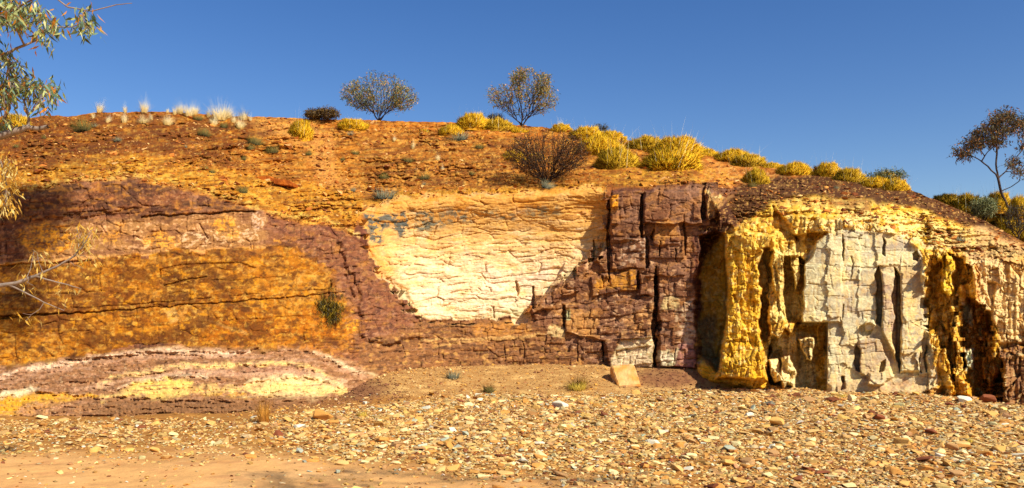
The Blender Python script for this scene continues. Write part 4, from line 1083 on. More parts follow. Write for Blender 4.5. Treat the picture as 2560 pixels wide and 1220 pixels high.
o = stone_mass("fan_gravel", np.stack([tx, ty, tz + .005], 1), np.clip(0.02 * (r2.pareto(2.4, len(tx)) + 1), .02, .10), pcol, 0.3, 92)
tag(o, "fine brown and tan gravel on the low fan at the cliff foot", "gravel", kind="stuff")


# ------------------------------------------------------------------ single boulders and slabs
def hull_thing(name, pts, c_, label, cat, bevel=0.02, sub=3, amp=0.02, seed=1, group=None):
    bm = bmesh.new()
    for p in pts: bm.verts.new(p)
    res = bmesh.ops.convex_hull(bm, input=bm.verts[:])
    bmesh.ops.delete(bm, geom=[g for g in res["geom_interior"] if isinstance(g, bmesh.types.BMVert)], context='VERTS')
    bmesh.ops.dissolve_limit(bm, angle_limit=math.radians(8), verts=bm.verts[:], edges=bm.edges[:])
    bmesh.ops.bevel(bm, geom=bm.edges[:], offset=bevel, segments=2, affect='EDGES')
    bmesh.ops.triangulate(bm, faces=bm.faces[:])
    for _ in range(sub):
        long_ = [e for e in bm.edges if e.calc_length() > 0.035]
        if not long_: break
        bmesh.ops.subdivide_edges(bm, edges=long_, cuts=1, use_grid_fill=True)
        bmesh.ops.triangulate(bm, faces=[f for f in bm.faces if len(f.verts) > 3])
    bm.normal_update()
    co = np.array([v_.co[:] for v_ in bm.verts]); no = np.array([v_.normal[:] for v_ in bm.verts])
    n = fbm(co[:, 0] * 6 + co[:, 2] * 3, co[:, 2] * 7 + co[:, 1] * 5, 4, seed)
    co = co + no * (n * amp)[:, None]
    ctr = co.mean(0); zmin = co[:, 2].min()
    org = np.array([ctr[0], ctr[1], zmin])
    tt = np.array([[v_.index for v_ in f_.verts] for f_ in bm.faces]); bm.free()
    n2 = fbm(co[:, 0] * 4 + 3, co[:, 2] * 5 + co[:, 1] * 3, 3, seed + 4)
    cA, cB = lin(c_[0]), lin(c_[1])
    w_ = ss(-.2, .35, n2)[:, None]
    o = mesh_np(name, co - org, tris=tt, col=cA * (1 - w_) + cB * w_, mat=M_rock, smooth=False)
    o.location = org
    return tag(o, label, cat, group)


def prism_pts(quad, D_, depth, lean=0.0):
    out = []
    for q in quad:
        px, py = q[:2]; dd = D_ + (q[2] if len(q) > 2 else 0)
        p = at(px, py, dd); out.append(tuple(p))
        out.append((p[0] + 0.03, p[1] + depth, p[2] + lean))
    return out


hull_thing("leaning_boulder", [tuple(at(px, py, 16.6 + dd)) for px, py, dd in ((1530, 914, .30), (1583, 911, .32), (1603, 962, 0.02), (1546, 966, -.02), (1524, 922, .62), (1529, 972, .45), (1586, 915, .75), (1602, 975, .5), (1598, 974, .06), (1550, 976, .04))],
           ((234, 180, 112), (220, 152, 72)), "large tan block leaning against the foot of the maroon wall", "boulder", 0.015, 3, 0.02, 5)
hull_thing("rock_slab", prism_pts([(634, 442), (672, 438), (680, 446), (678, 456), (640, 454)], 18.9, 0.5), ((212, 120, 34), (178, 90, 24)), "upper slab of the orange broken ledge on the left slope", "rock slab", .015, 3, .02, 6, "broken ledge slabs")
hull_thing("rock_slab", prism_pts([(680, 446), (716, 448), (730, 456), (728, 465), (684, 460)], 18.7, 0.5), ((196, 106, 30), (160, 80, 24)), "lower slab of the orange broken ledge on the left slope", "rock slab", .015, 3, .02, 7, "broken ledge slabs")
for i_, (px, py, w_, h_, lb) in enumerate(((1590, 446, 34, 15, "yellow block perched above the maroon wall's left corner"), (1622, 462, 44, 12, "flat yellow slab on the rim above the maroon wall"), (2345, 548, 20, 10, "small dark rock on the right mound"),
                                           (1905, 452, 26, 10, "tan block at the top of the dark gravel cap"))):
    d_ = float(surfD(px, py)) - 0.02
    hull_thing("rim_rock", prism_pts([(px - w_ / 2, py - h_ / 2), (px + w_ * .4, py - h_ * .6), (px + w_ / 2, py + h_ * .3), (px - w_ * .3, py + h_ / 2)], d_, 0.3, 0.02), ((222, 158, 60), (196, 128, 44)), lb, "rock", .012, 3, .015, 20 + i_)


# ------------------------------------------------------------------ plants
def blades(n, r0, h, spread, r, width, droop=0.3, seg=3, ellipse=1.0):
    """arching grass blades; returns verts, tris, t (0 root .. 1 tip), blade id"""
    a = r.uniform(0, 2 * math.pi, n); rr = r0 * np.sqrt(r.uniform(0, 1, n))
    base = np.stack([np.cos(a) * rr, np.sin(a) * rr * ellipse, np.zeros(n)], 1)
    th = np.abs(r.normal(0, spread, n)) * (0.4 + 0.6 * rr / max(r0, 1e-6)); az = a + r.normal(0, .6, n)
    L_ = h * r.uniform(.45, 1.0, n)
    d0 = np.stack([np.sin(th) * np.cos(az), np.sin(th) * np.sin(az), np.cos(th)], 1)
    side = np.stack([-np.sin(az + r.uniform(-1, 1, n)), np.cos(az), np.zeros(n)], 1) * width * r.uniform(.6, 1.3, (n, 1))
    V_ = []; tt = np.linspace(0, 1, seg + 1)
    for t in tt:
        p = base + d0 * (L_ * t)[:, None]
        p = p + np.stack([np.cos(az), np.sin(az), -0.6 * np.ones(n)], 1) * (droop * L_ * t * t)[:, None] * .5
        V_.append(p - side * (1 - t)); V_.append(p + side * (1 - t) + 1e-5)
    V_ = np.stack(V_, 1)
    k_ = V_.shape[1]; T_ = []
    for s in range(seg):
        a0 = 2 * s; T_ += [[a0, a0 + 1, a0 + 3], [a0, a0 + 3, a0 + 2]]
    T_ = np.array(T_)[None] + (np.arange(n) * k_)[:, None, None]
    tv = np.repeat(np.repeat(tt, 2)[None], n, 0)
    return V_.reshape(-1, 3), T_.reshape(-1, 3), tv.ravel(), np.repeat(np.arange(n), k_)


def tuft_mesh(name, seed, n, r0, h, spread, width, c0, c1, droop=.4, fuzz=0, fuzz_c=(250, 236, 190)):
    r = np.random.default_rng(seed)
    V_, T_, t_, b_ = blades(n, r0, h, spread, r, width, droop)
    j = r.uniform(.7, 1.2, b_.max() + 1)[b_][:, None]
    c = (lin(c0) * (1 - t_[:, None]) + lin(c1) * t_[:, None]) * j
    if fuzz:
        V2, T2, t2, b2 = blades(fuzz, r0 * .8, h * 1.55, spread * .6, r, width * .5, .15)
        V_ = np.concatenate([V_, V2]); T_ = np.concatenate([T_, T2 + len(t_)]); c = np.concatenate([c, np.repeat(lin(fuzz_c)[None], len(t2), 0)])
    no = V_ * np.array([1, 1, .4]) / max(r0, .05) * .5 + np.array([.2, -.35, .5])
    o = mesh_np(name, V_, tris=T_, col=c, mat=M_grass, normals=no)
    return o


def spinifex_mesh(name, seed, n, c_tip, c_root, rx=.5, ry=.42, rz=.36, spike=.11, width=.006, stalks=30):
    """dome of outward needles with lumps, plus thin seed stalks"""
    r = np.random.default_rng(seed)
    u = r.uniform(0, 1, n) ** .8; a = r.uniform(0, 2 * math.pi, n)
    el = np.arcsin(u)
    dirs = np.stack([np.cos(el) * np.cos(a), np.cos(el) * np.sin(a), np.sin(el)], 1)
    lumpf = 1 + .34 * fbm(a * 1.3, el * 2.6 + seed, 3, seed)
    depth = r.uniform(.8, 1, n)
    p0 = dirs * np.array([rx, ry, rz]) * (lumpf * depth)[:, None] * .84
    dd = dirs + r.normal(0, .30, (n, 3)); dd[:, 2] += .25; dd /= np.linalg.norm(dd, axis=1)[:, None]
    L_ = spike * r.uniform(.5, 1.2, n)
    side = np.cross(dd, r.normal(size=(n, 3))); side /= np.linalg.norm(side, axis=1)[:, None]
    p1 = p0 + dd * L_[:, None]; p1[:, 2] = np.maximum(p1[:, 2], -0.04)
    V_ = np.stack([p0 - side * width, p0 + side * width, p1], 1).reshape(-1, 3)
    T_ = np.arange(3 * n).reshape(-1, 3)
    j = r.uniform(.7, 1.2, n)[:, None]
    greenish = ss(.0, .45, fbm(a * 1.1 + 5, el * 2, 2, seed + 3))[:, None] * .22
    tip = lin(c_tip) * (1 - greenish) + lin((150, 140, 50)) * greenish
    ct = np.stack([lin(c_root) * j, lin(c_root) * j, tip * j], 1).reshape(-1, 3) * 1.22
    # inner body so that the hill does not show through
    ph = np.linspace(0, 2 * math.pi, 20, endpoint=False); ev = np.linspace(-.15, math.pi / 2, 7)
    bv = []
    for e in ev:
        for q in ph:
            l_ = (1 + .34 * float(fbm(np.array(q * 1.3), np.array(e * 2.6 + seed), 3, seed))) * .80
            bv.append((rx * l_ * math.cos(e) * math.cos(q), ry * l_ * math.cos(e) * math.sin(q), rz * l_ * math.sin(e)))
    bt = []
    for i in range(6):
        for k_ in range(20):
            a0 = i * 20 + k_; a1 = i * 20 + (k_ + 1) % 20
            bt += [[a0, a1, a1 + 20], [a0, a1 + 20, a0 + 20]]
    bt = np.array(bt) + len(V_); V_ = np.concatenate([V_, bv]); T_ = np.concatenate([T_, bt]); ct = np.concatenate([ct, np.repeat((lin(c_root) * 1.0)[None], len(bv), 0)])
    if stalks:
        V2, T2, t2, b2 = blades(stalks, rx * .8, rz + .38, .35, r, .0028, .1, 3, ry / rx)
        T_ = np.concatenate([T_, T2 + len(V_)]); V_ = np.concatenate([V_, V2]); ct = np.concatenate([ct, np.repeat(lin((236, 220, 170))[None], len(V2), 0)])
    no = V_ / np.array([rx, ry, rz]) + np.array([0, 0, .25]) + .18 * r.normal(size=V_.shape)
    return mesh_np(name, V_, tris=T_, col=ct, mat=M_grass, normals=no)


used_protos = set()
def put(proto, p, scale, label, cat, group, rz=None, name=None):
    if proto.name not in used_protos:
        used_protos.add(proto.name); o = proto
    else:
        o = proto.copy(); SC.collection.objects.link(o)
        o.name = name or proto.name.split('.')[0]
    o.location = p
    o.rotation_euler = (random.gauss(0, .14), random.gauss(0, .16), random.uniform(-.9, .9) if rz is None else rz) if cat == 'grass tuft' else (0, 0, random.uniform(-.9, .9))
    if cat == 'grass tuft':
        q_ = random.uniform(.8, 1.25); scale = (scale[0] * q_, scale[1] * q_, scale[2] * random.uniform(.85, 1.1))
    o.scale = scale if hasattr(scale, '__len__') else (scale,) * 3
    return tag(o, label, cat, group)


gold = [spinifex_mesh("spinifex_hummock", 500 + i, 13000, (255, 210, 44), (232, 164, 26)) for i in range(4)]
olive = [spinifex_mesh("spinifex_hummock", 520 + i, 13000, (246, 200, 46), (196, 146, 28)) for i in range(3)]
# px, py (foot), width px, height px, kind, label
SPIN = [(28, 322, 90, 44, 1, "yellow-green spinifex mound behind the cut branch at the left edge"),
        (748, 342, 64, 48, 0, "tall golden spinifex clump left of the round shrub"), (882, 320, 80, 30, 0, "low yellow spinifex mound below left of the round shrub"),
        (860, 300, 24, 14, 1, "tiny olive spinifex cushion by the dark bush"), (1128, 334, 66, 30, 0, "spinifex clump left of the long mound at the skyline"), (1058, 330, 34, 16, 1, "small olive spinifex patch on the open crest"),
        (1185, 318, 84, 42, 0, "left half of the long skyline spinifex mound"), (1240, 320, 84, 32, 1, "right half of the long skyline spinifex mound beside the shrub"),
        (1290, 328, 60, 16, 0, "flat spinifex patch at the foot of the upright shrub"), (1404, 326, 52, 24, 0, "round spinifex cushion between shrub and big golden mass"),
        (1470, 346, 80, 36, 0, "uppermost mound of the big golden spinifex mass"), (1526, 350, 70, 30, 0, "right shoulder of the big golden spinifex mass"), (1500, 384, 100, 50, 0, "front mound of the big golden spinifex mass"),
        (1545, 416, 84, 56, 1, "dark olive spinifex clump hanging below the golden mass"), (1284, 396, 66, 28, 0, "golden spinifex cushion left of the dead bush"), (1336, 398, 48, 24, 1, "olive spinifex cushion against the dead bush"),
        (1614, 372, 90, 38, 1, "olive spinifex mound before the great skyline hummock"), (1690, 388, 110, 52, 0, "great golden spinifex hummock on the skyline"), (1680, 422, 120, 56, 0, "large rounded spinifex hummock above the yellow slabs"),
        (1768, 386, 56, 26, 0, "first golden mound of the descending skyline row"), (1836, 402, 84, 36, 0, "broad second mound of the descending skyline row"), (1870, 412, 70, 34, 1, "olive mound in the descending skyline row"),
        (1892, 456, 56, 42, 1, "round dark green spinifex ball below the skyline row"), (1930, 412, 60, 22, 0, "low strip of spinifex in the skyline row"), (1992, 434, 76, 36, 0, "wide golden mound at the top of the dark gravel cap"),
        (2072, 438, 58, 40, 0, "steep round golden mound on the right skyline"), (2128, 450, 64, 38, 1, "darker round mound right of the steep golden one"), (2222, 462, 60, 42, 0, "domed golden mound near the skyline end"),
        (2196, 464, 70, 30, 0, "low golden mound left of the domed one"), (2246, 474, 60, 34, 0, "last golden mound at the end of the skyline row"),
        (2370, 506, 70, 30, 1, "low olive spinifex on the far right bank"), (2420, 522, 90, 44, 1, "dark spinifex mass on the far right bank"), (2470, 540, 90, 50, 1, "shaded spinifex mass left of the leaning tree"),
        (2505, 520, 66, 48, 0, "golden spinifex behind the leaning tree trunk"), (2452, 560, 80, 36, 1, "low dark spinifex at the edge of the right mound"), (2530, 585, 80, 50, 1, "dark spinifex at the foot of the leaning tree"),
        (2555, 540, 60, 56, 0, "golden spinifex cut by the right edge"), (1262, 352, 30, 14, 1, "small spinifex patch on the slope below the long mound"), (2580, 600, 80, 50, 1, "olive spinifex just beyond the right edge")]
for i_, (px, py, w_, h_, kd, lb) in enumerate(SPIN):
    behind = px > 2340
    if behind:
        cy_ = float(np.interp(px, cols, cc_)); d_ = float(np.interp(px, cols, D[-1])) + 1.2
        p = at(px, min(py, cy_ + 6), d_)
    else:
        p = on_slope(px, py)
    d_ = p[1]
    g_ = 1.18 if 1380 < px < 2300 else 1.0
    s_w = g_ * w_ / F * d_ / .84; s_h = h_ / F * d_ / .36
    pr_ = (gold if kd == 0 else olive)[i_ % (4 if kd == 0 else 3)]
    put(pr_, (p[0], p[1] + .15, p[2] - .09), (s_w, s_w * .95, s_h * 1.0), lb, "spinifex", "spinifex hummocks on the hill")

pale = [tuft_mesh("grass_tuft", 600 + i, 300, .09, .50, .36, .0036, (206, 160, 80), (250, 226, 166), .45, 70) for i in range(3)]
dark = [tuft_mesh("grass_tuft", 620 + i, 320, .12, .30, .55, .004, (70, 60, 26), (150, 130, 60), .5) for i in range(3)]
greyg = [tuft_mesh("grass_tuft", 640 + i, 260, .10, .28, .7, .004, (80, 80, 66), (170, 160, 120), .4) for i in range(2)]
# px, foot py, height px, kind (0 pale 1 dark 2 grey), width factor, label
TUFT = [(436, 286, 22, 0, .8, "slim pale tuft just left of the wide skyline group"), (486, 286, 26, 0, .9, "pale tuft touching the right side of the wide skyline group"), (520, 292, 20, 0, .9, "short pale tuft before the broad clump"),
        (566, 294, 30, 0, 1.0, "feathery tuft rising behind the broad pale clump"), (584, 306, 18, 0, .9, "small straw tuft between broad clump and chute head"), (626, 302, 18, 0, .7, "last small pale tuft on the left skyline"),
        (232, 296, 18, 0, .8, "small tuft below the first skyline tuft"), (380, 300, 16, 0, .8, "small straw tuft right of the spreading tuft"), (294, 352, 14, 2, 1.1, "grey dry sprig on the dark brown slope"),
        (560, 318, 16, 1, 1.1, "dark tuft below the golden tuft"), (985, 352, 14, 0, .8, "straw tuft below the round shrub's right side"), (1180, 436, 14, 1, .9, "dark sprig above the cream wall's middle"),
        (247, 281, 30, 0, 1, "pale feathery grass tuft, first on the left skyline"), (313, 281, 20, 0, .8, "small pale grass tuft between two larger skyline tufts"), (360, 281, 32, 0, 1, "bushy pale grass tuft standing alone on the skyline"),
        (418, 281, 14, 0, .8, "tiny pale grass tuft on the left skyline"), (450, 284, 26, 0, .9, "pale grass tuft left of the wide skyline group"), (472, 290, 32, 0, 1.3, "wide pale grass tuft near the middle of the left skyline"),
        (495, 300, 18, 1, 1, "dark low grass tuft under the wide pale tuft"), (550, 300, 38, 0, 1.5, "broad pale grass clump with many seed heads on the skyline"), (535, 312, 24, 0, 1, "golden grass tuft below the broad pale clump"),
        (612, 298, 28, 0, 1, "pale tuft right of the broad clump"), (600, 320, 28, 0, 1.1, "bleached white grass tuft at the chute head"), (206, 330, 32, 1, 1.1, "dark olive tuft on the upper left slope"), (236, 316, 16, 2, .9, "grey tuft beside the dark olive one"),
        (268, 306, 20, 0, .9, "thin pale tuft below the skyline notch"), (310, 306, 24, 0, 1.1, "straw-coloured tuft below the small skyline tuft"), (358, 308, 20, 0, 1.4, "spreading pale tuft below the lone skyline tuft"),
        (418, 312, 24, 0, 1.1, "pale fan-shaped tuft on the upper left slope"), (508, 340, 20, 1, 1, "dark tuft on the brown slope"), (635, 360, 24, 1, 1, "dark green tuft at the left edge of the chute"), (625, 374, 16, 1, 1, "low dark tuft under the green one at the chute"),
        (680, 380, 20, 1, 1.2, "dark tuft beside the pink chute"), (610, 400, 16, 1, .8, "small dark tuft midway down the left slope"), (606, 480, 20, 1, 1, "green tuft above the maroon cap's right end"), (530, 432, 18, 1, .8, "upright dark tuft on the orange slope"),
        (515, 424, 14, 1, .7, "smaller dark tuft beside the upright one"), (40, 368, 12, 1, .8, "tiny dark tuft at the far left slope"), (110, 346, 12, 1, .8, "dark sprig on the far left slope"), (465, 368, 12, 2, .7, "grey sprig on the brown slope"),
        (874, 338, 12, 2, 1.2, "grey-green sprig below the yellow mound"), (1150, 350, 30, 2, 1.2, "grey-green bushy tuft below the clump left of the long mound"), (1032, 372, 20, 0, .8, "pale tuft on the open slope below the crest"), (1020, 404, 16, 1, 1.4, "low dark tuft on the banded slope"),
        (1060, 448, 20, 1, 1, "dark tuft on the lower banded slope"), (958, 446, 18, 1, .9, "dark tuft in the gully head"), (960, 496, 34, 2, 1.3, "grey tangled tuft hanging in the gully"), (856, 402, 14, 1, .8, "small dark sprig right of the chute"),
        (888, 385, 12, 1, 1.2, "flat olive tuft right of the chute"), (884, 478, 14, 2, .8, "grey sprig below the chute"), (1095, 400, 16, 0, .8, "yellowish tuft on the banded slope"), (1106, 430, 18, 0, .8, "thin straw tuft above the cream wall"), (772, 386, 14, 1, .8, "dark sprig inside the pink chute"),
        (1366, 470, 24, 2, 1.1, "grey dry tuft under the dead bush"), (1198, 370, 14, 1, 1.2, "low dark tuft right of the banded slope"), (1400, 306, 22, 0, .9, "pale seed heads above the round cushion"), (1060, 462, 14, 2, .7, "bleached twig tuft above the cream wall"),
        (2090, 470, 12, 2, 1, "grey sprig on the dark gravel cap"), (2400, 600, 14, 2, 1.4, "grey dry tuft on the pale shoulder"), (1880, 466, 14, 1, 1, "dark tuft beside the round green ball")]
for i_, (px, py, h_, kd, wf, lb) in enumerate(TUFT):
    p = on_slope(px, py, .02); s_ = h_ / F * p[1] / (.42 if kd == 0 else .23)
    pr_ = (pale, dark, greyg)[kd][i_ % (2 if kd == 2 else 3)]
    put(pr_, tuple(p), (s_ * wf, s_ * wf, s_), lb, "grass tuft", "grass tufts on the hill")
# tufts in front of the cliff
GT = [(660, 1058, 68, 0, .7, "tall thin orange dry tuft standing at the sand edge"), (1222, 980, 26, 1, 1.3, "low green tuft on the orange fan"), (1445, 972, 40, 0, 1.2, "yellow fan-shaped tuft left of the leaning boulder"),
      (1132, 946, 36, 2, 1.1, "sparse brown twiggy tuft at the foot of the centre wall"), (905, 1042, 24, 0, 1, "pale yellow tuft among stones below the fan"), (2425, 1108, 22, 0, .8, "yellow dry tuft among the right scree stones"),
      (2104, 993, 14, 0, 1.6, "flat mossy yellow tuft at the niche foot")]
oran = tuft_mesh("grass_tuft", 660, 380, .10, .55, .22, .003, (170, 96, 20), (226, 160, 60), .25, 20, (236, 180, 90))
yel = tuft_mesh("grass_tuft", 661, 420, .12, .34, .6, .0035, (180, 136, 30), (248, 214, 90), .5)
for i_, (px, py, h_, kd, wf, lb) in enumerate(GT):
    y_ = 14.0
    for _ in range(40):
        x_ = (px - CX) / F * y_; y_ = .6 * y_ + .4 * (CH - float(ground_z(np.array(x_), np.array(y_)))) * F / (py - HZ)
    x_ = (px - CX) / F * y_; z_ = float(ground_z(np.array(x_), np.array(y_)))
    base = {0: oran if i_ == 0 else yel, 1: dark[0], 2: greyg[0]}[kd]
    s_ = h_ / F * y_ / {0: .5 if i_ == 0 else .32, 1: .27, 2: .27}[kd]
    put(base, (x_, y_, z_ - .01), (s_ * wf, s_ * wf, s_), lb, "grass tuft", "grass tufts at the cliff foot")


# ---- woody plants
class Wood:
    def __init__(self, seed):
        self.p = []; self.par = []; self.L = []; self.mn = {}; self.r = np.random.default_rng(seed); self.ends = []
    def add(self, p, par):
        self.p.append(np.asarray(p, float)); self.par.append(par)
        self.L.append(0 if par < 0 else self.L[par] + float(np.linalg.norm(self.p[-1] - self.p[par])))
        return len(self.p) - 1
    def line(self, pts, par=-1, jit=.0, n=4, rad=None):
        cur = par; n0_ = len(self.p)
        pts = [np.asarray(q, float) for q in pts]
        if par < 0: cur = self.add(pts[0], -1)
        prev = self.p[cur] if par >= 0 else pts[0]
        seq = pts if par >= 0 else pts[1:]
        for q in seq:
            L_ = np.linalg.norm(q - prev)
            for k_ in range(1, n + 1):
                w_ = prev + (q - prev) * k_ / n
                if k_ < n: w_ = w_ + self.r.normal(0, jit * L_, 3)
                cur = self.add(w_, cur)
            prev = q
        if rad:
            m_ = len(self.p) - n0_
            for i_ in range(m_): self.mn[n0_ + i_] = rad[0] + (rad[1] - rad[0]) * i_ / max(m_ - 1, 1)
        return cur
    def reach(self, targets, alpha=.35, jit=.05, n=3, droop=0.0, only_from=0):
        c0 = self.p[0]
        order_ = np.argsort(np.linalg.norm(targets - c0, axis=1))
        for q in targets[order_]:
            P_ = np.array(self.p[only_from:]); d = np.linalg.norm(P_ - q, axis=1)
            cost = d + alpha * np.array(self.L[only_from:]) + 0.6 * np.maximum(0, P_[:, 2] - q[2])
            k_ = int(np.argmin(cost)) + only_from; cur = k_; st = self.p[k_].copy(); L_ = d[k_ - only_from]
            for j in range(1, n + 1):
                t = j / n; w_ = st + (q - st) * t
                w_[2] += droop * L_ * math.sin(math.pi * t)
                if j < n: w_ = w_ + self.r.normal(0, jit * L_, 3)
                cur = self.add(w_, cur)
            self.ends.append(cur)
    def mesh(self, name, rtip, rmax, c0, c1, parent, expo=2.3, sides=5, cmin=0.0):
        n = len(self.p); P_ = np.array(self.p); rr = np.zeros(n)
        acc = np.zeros(n)
        for i in range(n - 1, -1, -1):
            a = acc[i] if acc[i] > 0 else rtip ** expo
            rr[i] = a ** (1 / expo)
            if self.par[i] >= 0: acc[self.par[i]] += a
        for i, q_ in self.mn.items(): rr[i] = max(rr[i], q_)
        rr = np.minimum(rr * 1.0, rmax)
        V_ = []; T_ = []; Cc = []
        idx = [i for i in range(n) if self.par[i] >= 0]
        off = 0; ang = np.linspace(0, 2 * math.pi, sides, endpoint=False)
        A, B = lin(c0), lin(c1)
        for i in idx:
            a, b = P_[self.par[i]], P_[i]; d = b - a; L_ = np.linalg.norm(d)
            if L_ < 1e-6: continue
            d /= L_; u = np.cross(d, (0, 0, 1.0) if abs(d[2]) < .9 else (1.0, 0, 0)); u /= np.linalg.norm(u); w_ = np.cross(d, u)
            ring = np.cos(ang)[:, None] * u + np.sin(ang)[:, None] * w_
            ra, rb = rr[self.par[i]], rr[i]
            ra = min(ra, rb * 1.6)
            V_.append(a - d * ra * .3 + ring * ra); V_.append(b + d * rb * .3 + ring * rb)
            for s in range(sides):
                s2 = (s + 1) % sides; T_.append([off + s, off + s2, off + sides + s2, off + sides + s])
            f_ = min(1, rb / rmax * 1.5)
            cc = (A * (1 - f_) + B * f_) * self.r.uniform(.85, 1.15)
            Cc.append(np.repeat(cc[None], 2 * sides, 0)); off += 2 * sides
        o = mesh_np(name, np.concatenate(V_), faces4=np.array(T_), col=np.concatenate(Cc), mat=M_bark, smooth=True, parent=parent)
        self.rr = rr
        return o


def leaves_mesh(name, P_, L_, W_, palette, seed, parent, hang=.6, weights=None):
    """lance-shaped leaves around points P_"""
    r = np.random.default_rng(seed); n = len(P_)
    d = r.normal(size=(n, 3)); d /= np.linalg.norm(d, axis=1)[:, None]; d[:, 2] -= hang * 1.6; d /= np.linalg.norm(d, axis=1)[:, None]
    s = np.cross(d, r.normal(size=(n, 3))); s /= np.linalg.norm(s, axis=1)[:, None]
    nn = np.cross(d, s)
    L2 = (L_ * r.uniform(.6, 1.25, n))[:, None]; W2 = (W_ * r.uniform(.7, 1.3, n))[:, None]
    a = P_; m1 = P_ + d * L2 * .4 + nn * L2 * .06; e = P_ + d * L2
    V_ = np.stack([a, m1 - s * W2, m1 + s * W2, e], 1).reshape(-1, 3)
    T_ = (np.array([[0, 1, 2], [1, 3, 2]])[None] + (np.arange(n) * 4)[:, None, None]).reshape(-1, 3)
    pal_ = np.array([lin(c) for c in palette]); w_ = None if weights is None else np.array(weights) / sum(weights)
    c = pal_[r.choice(len(pal_), n, p=w_)] * r.uniform(.7, 1.2, (n, 1))
    return mesh_np(name, V_, tris=T_, col=np.repeat(c, 4, 0), mat=M_leaf, parent=parent)


def around(wood, n, spread, r, idx=None):
    src = np.array([wood.p[i] for i in (idx if idx is not None else wood.ends)])
    q = src[r.integers(0, len(src), n)]
    return q + r.normal(0, spread, (n, 3))


SHRUB_PAL = [(226, 170, 60), (190, 140, 50), (150, 156, 92), (110, 124, 84), (176, 172, 120), (90, 100, 70)]


def vase_shrub(name, px, py, Wpx, Hpx, label, cat, seed, ntips, lobes, nleaf, pal, wts, leafL=.07, leafW=.011, twig=((60, 46, 38), (84, 66, 52)), group=None, rt=.0028, sinkD=.3):
    p = on_slope(px, py); p[1] += sinkD * 0; d_ = p[1]; k_ = d_ / F
    root = tag(empty(name, tuple(p)), label, cat, group)
    w_ = Wood(seed); r = w_.r
    w_.add((0, 0, -.05), -1)
    pts = []
    W_, H_ = Wpx * k_, Hpx * k_
    while len(pts) < ntips:
        lx, lz, rx, rz = lobes[r.integers(0, len(lobes))]
        a = r.normal(size=3); a /= np.linalg.norm(a); a *= r.uniform(.25, 1) ** .45
        q = np.array([(lx + a[0] * rx) * W_, a[1] * W_ * .38, (lz + a[2] * rz) * H_])
        if q[2] < H_ * (.10 + .9 * (abs(q[0]) / W_) ** 1.6): continue
        pts.append(q)
    w_.reach(np.array(pts), .78, .035, 4, .03)
    w_.mesh("trunk", rt, .035, twig[0], twig[1], root, 2.6, 4)
    leaves_mesh("crown", around(w_, int(nleaf * 1.5), .04, r), leafL * 1.15, leafW, pal, seed + 1, root, .25, wts)
    return root


vase_shrub("shrub_tree", 948, 299, 196, 122, "round fan-shaped shrub alone on the skyline left of centre", "shrub", 801, 900, [(0, .62, .40, .36), (-.27, .52, .22, .26), (.30, .48, .20, .24), (0, .45, .42, .3)], 3600, SHRUB_PAL, [2, 1.4, 3, 2.6, 2, 1.8])
vase_shrub("shrub_tree", 1305, 313, 176, 142, "taller uneven shrub with golden leaves on the skyline right of centre", "shrub", 802, 900, [(.06, .72, .28, .26), (-.30, .52, .20, .2), (.32, .45, .2, .22), (0, .45, .4, .28), (-.05, .85, .12, .14), (.30, .72, .12, .2)], 3800, SHRUB_PAL, [3, 2, 2.5, 2.2, 2, 1.5])
DEAD = [(160, 100, 36), (120, 80, 40), (90, 66, 40), (190, 126, 50), (84, 72, 50)]
vase_shrub("dead_bush", 1368, 458, 216, 140, "dark brown dead bush with spreading twigs on the slope", "bush", 803, 1900, [(0, .62, .46, .34), (-.28, .5, .22, .3), (.28, .52, .22, .3), (0, .3, .34, .22)], 5200, DEAD, [1, 1.3, 1.5, .6, 1.2], .05, .007, ((58, 40, 32), (54, 40, 34)), rt=.003)
vase_shrub("low_bush", 806, 302, 86, 32, "dark olive brown bush on the skyline left of the round shrub", "bush", 804, 500, [(.1, .6, .38, .36), (-.28, .4, .2, .3)], 4200, [(90, 70, 34), (120, 92, 44), (66, 52, 30), (150, 116, 50)], None, .06, .008)
vase_shrub("low_bush", 1500, 332, 60, 26, "wispy dark bush behind the big golden spinifex", "bush", 805, 160, [(0, .6, .4, .36)], 500, [(84, 80, 52), (110, 104, 70)], None, .05, .006)
vase_shrub("low_bush", 2216, 452, 110, 36, "thin bluish green bush poking up behind the domed mound", "bush", 806, 200, [(0, .6, .45, .4)], 900, [(110, 124, 84), (150, 150, 100), (84, 96, 74)], None, .07, .009)
vase_shrub("low_bush", 2460, 520, 70, 56, "pale grey-green bush left of the leaning tree", "bush", 807, 400, [(0, .6, .42, .38)], 2600, [(140, 146, 90), (116, 124, 76), (170, 166, 110)], None, .06, .008)
vase_shrub("low_bush", 1240, 306, 50, 26, "small dark bush squeezed against the upright shrub's base", "bush", 808, 200, [(0, .6, .42, .36)], 700, [(96, 84, 60), (120, 100, 66)], None, .05, .006)
vase_shrub("low_bush", 2545, 566, 90, 90, "leafless dark bush at the foot of the leaning tree", "bush", 809, 320, [(0, .6, .42, .38)], 500, [(96, 84, 60), (80, 76, 50)], None, .06, .007)

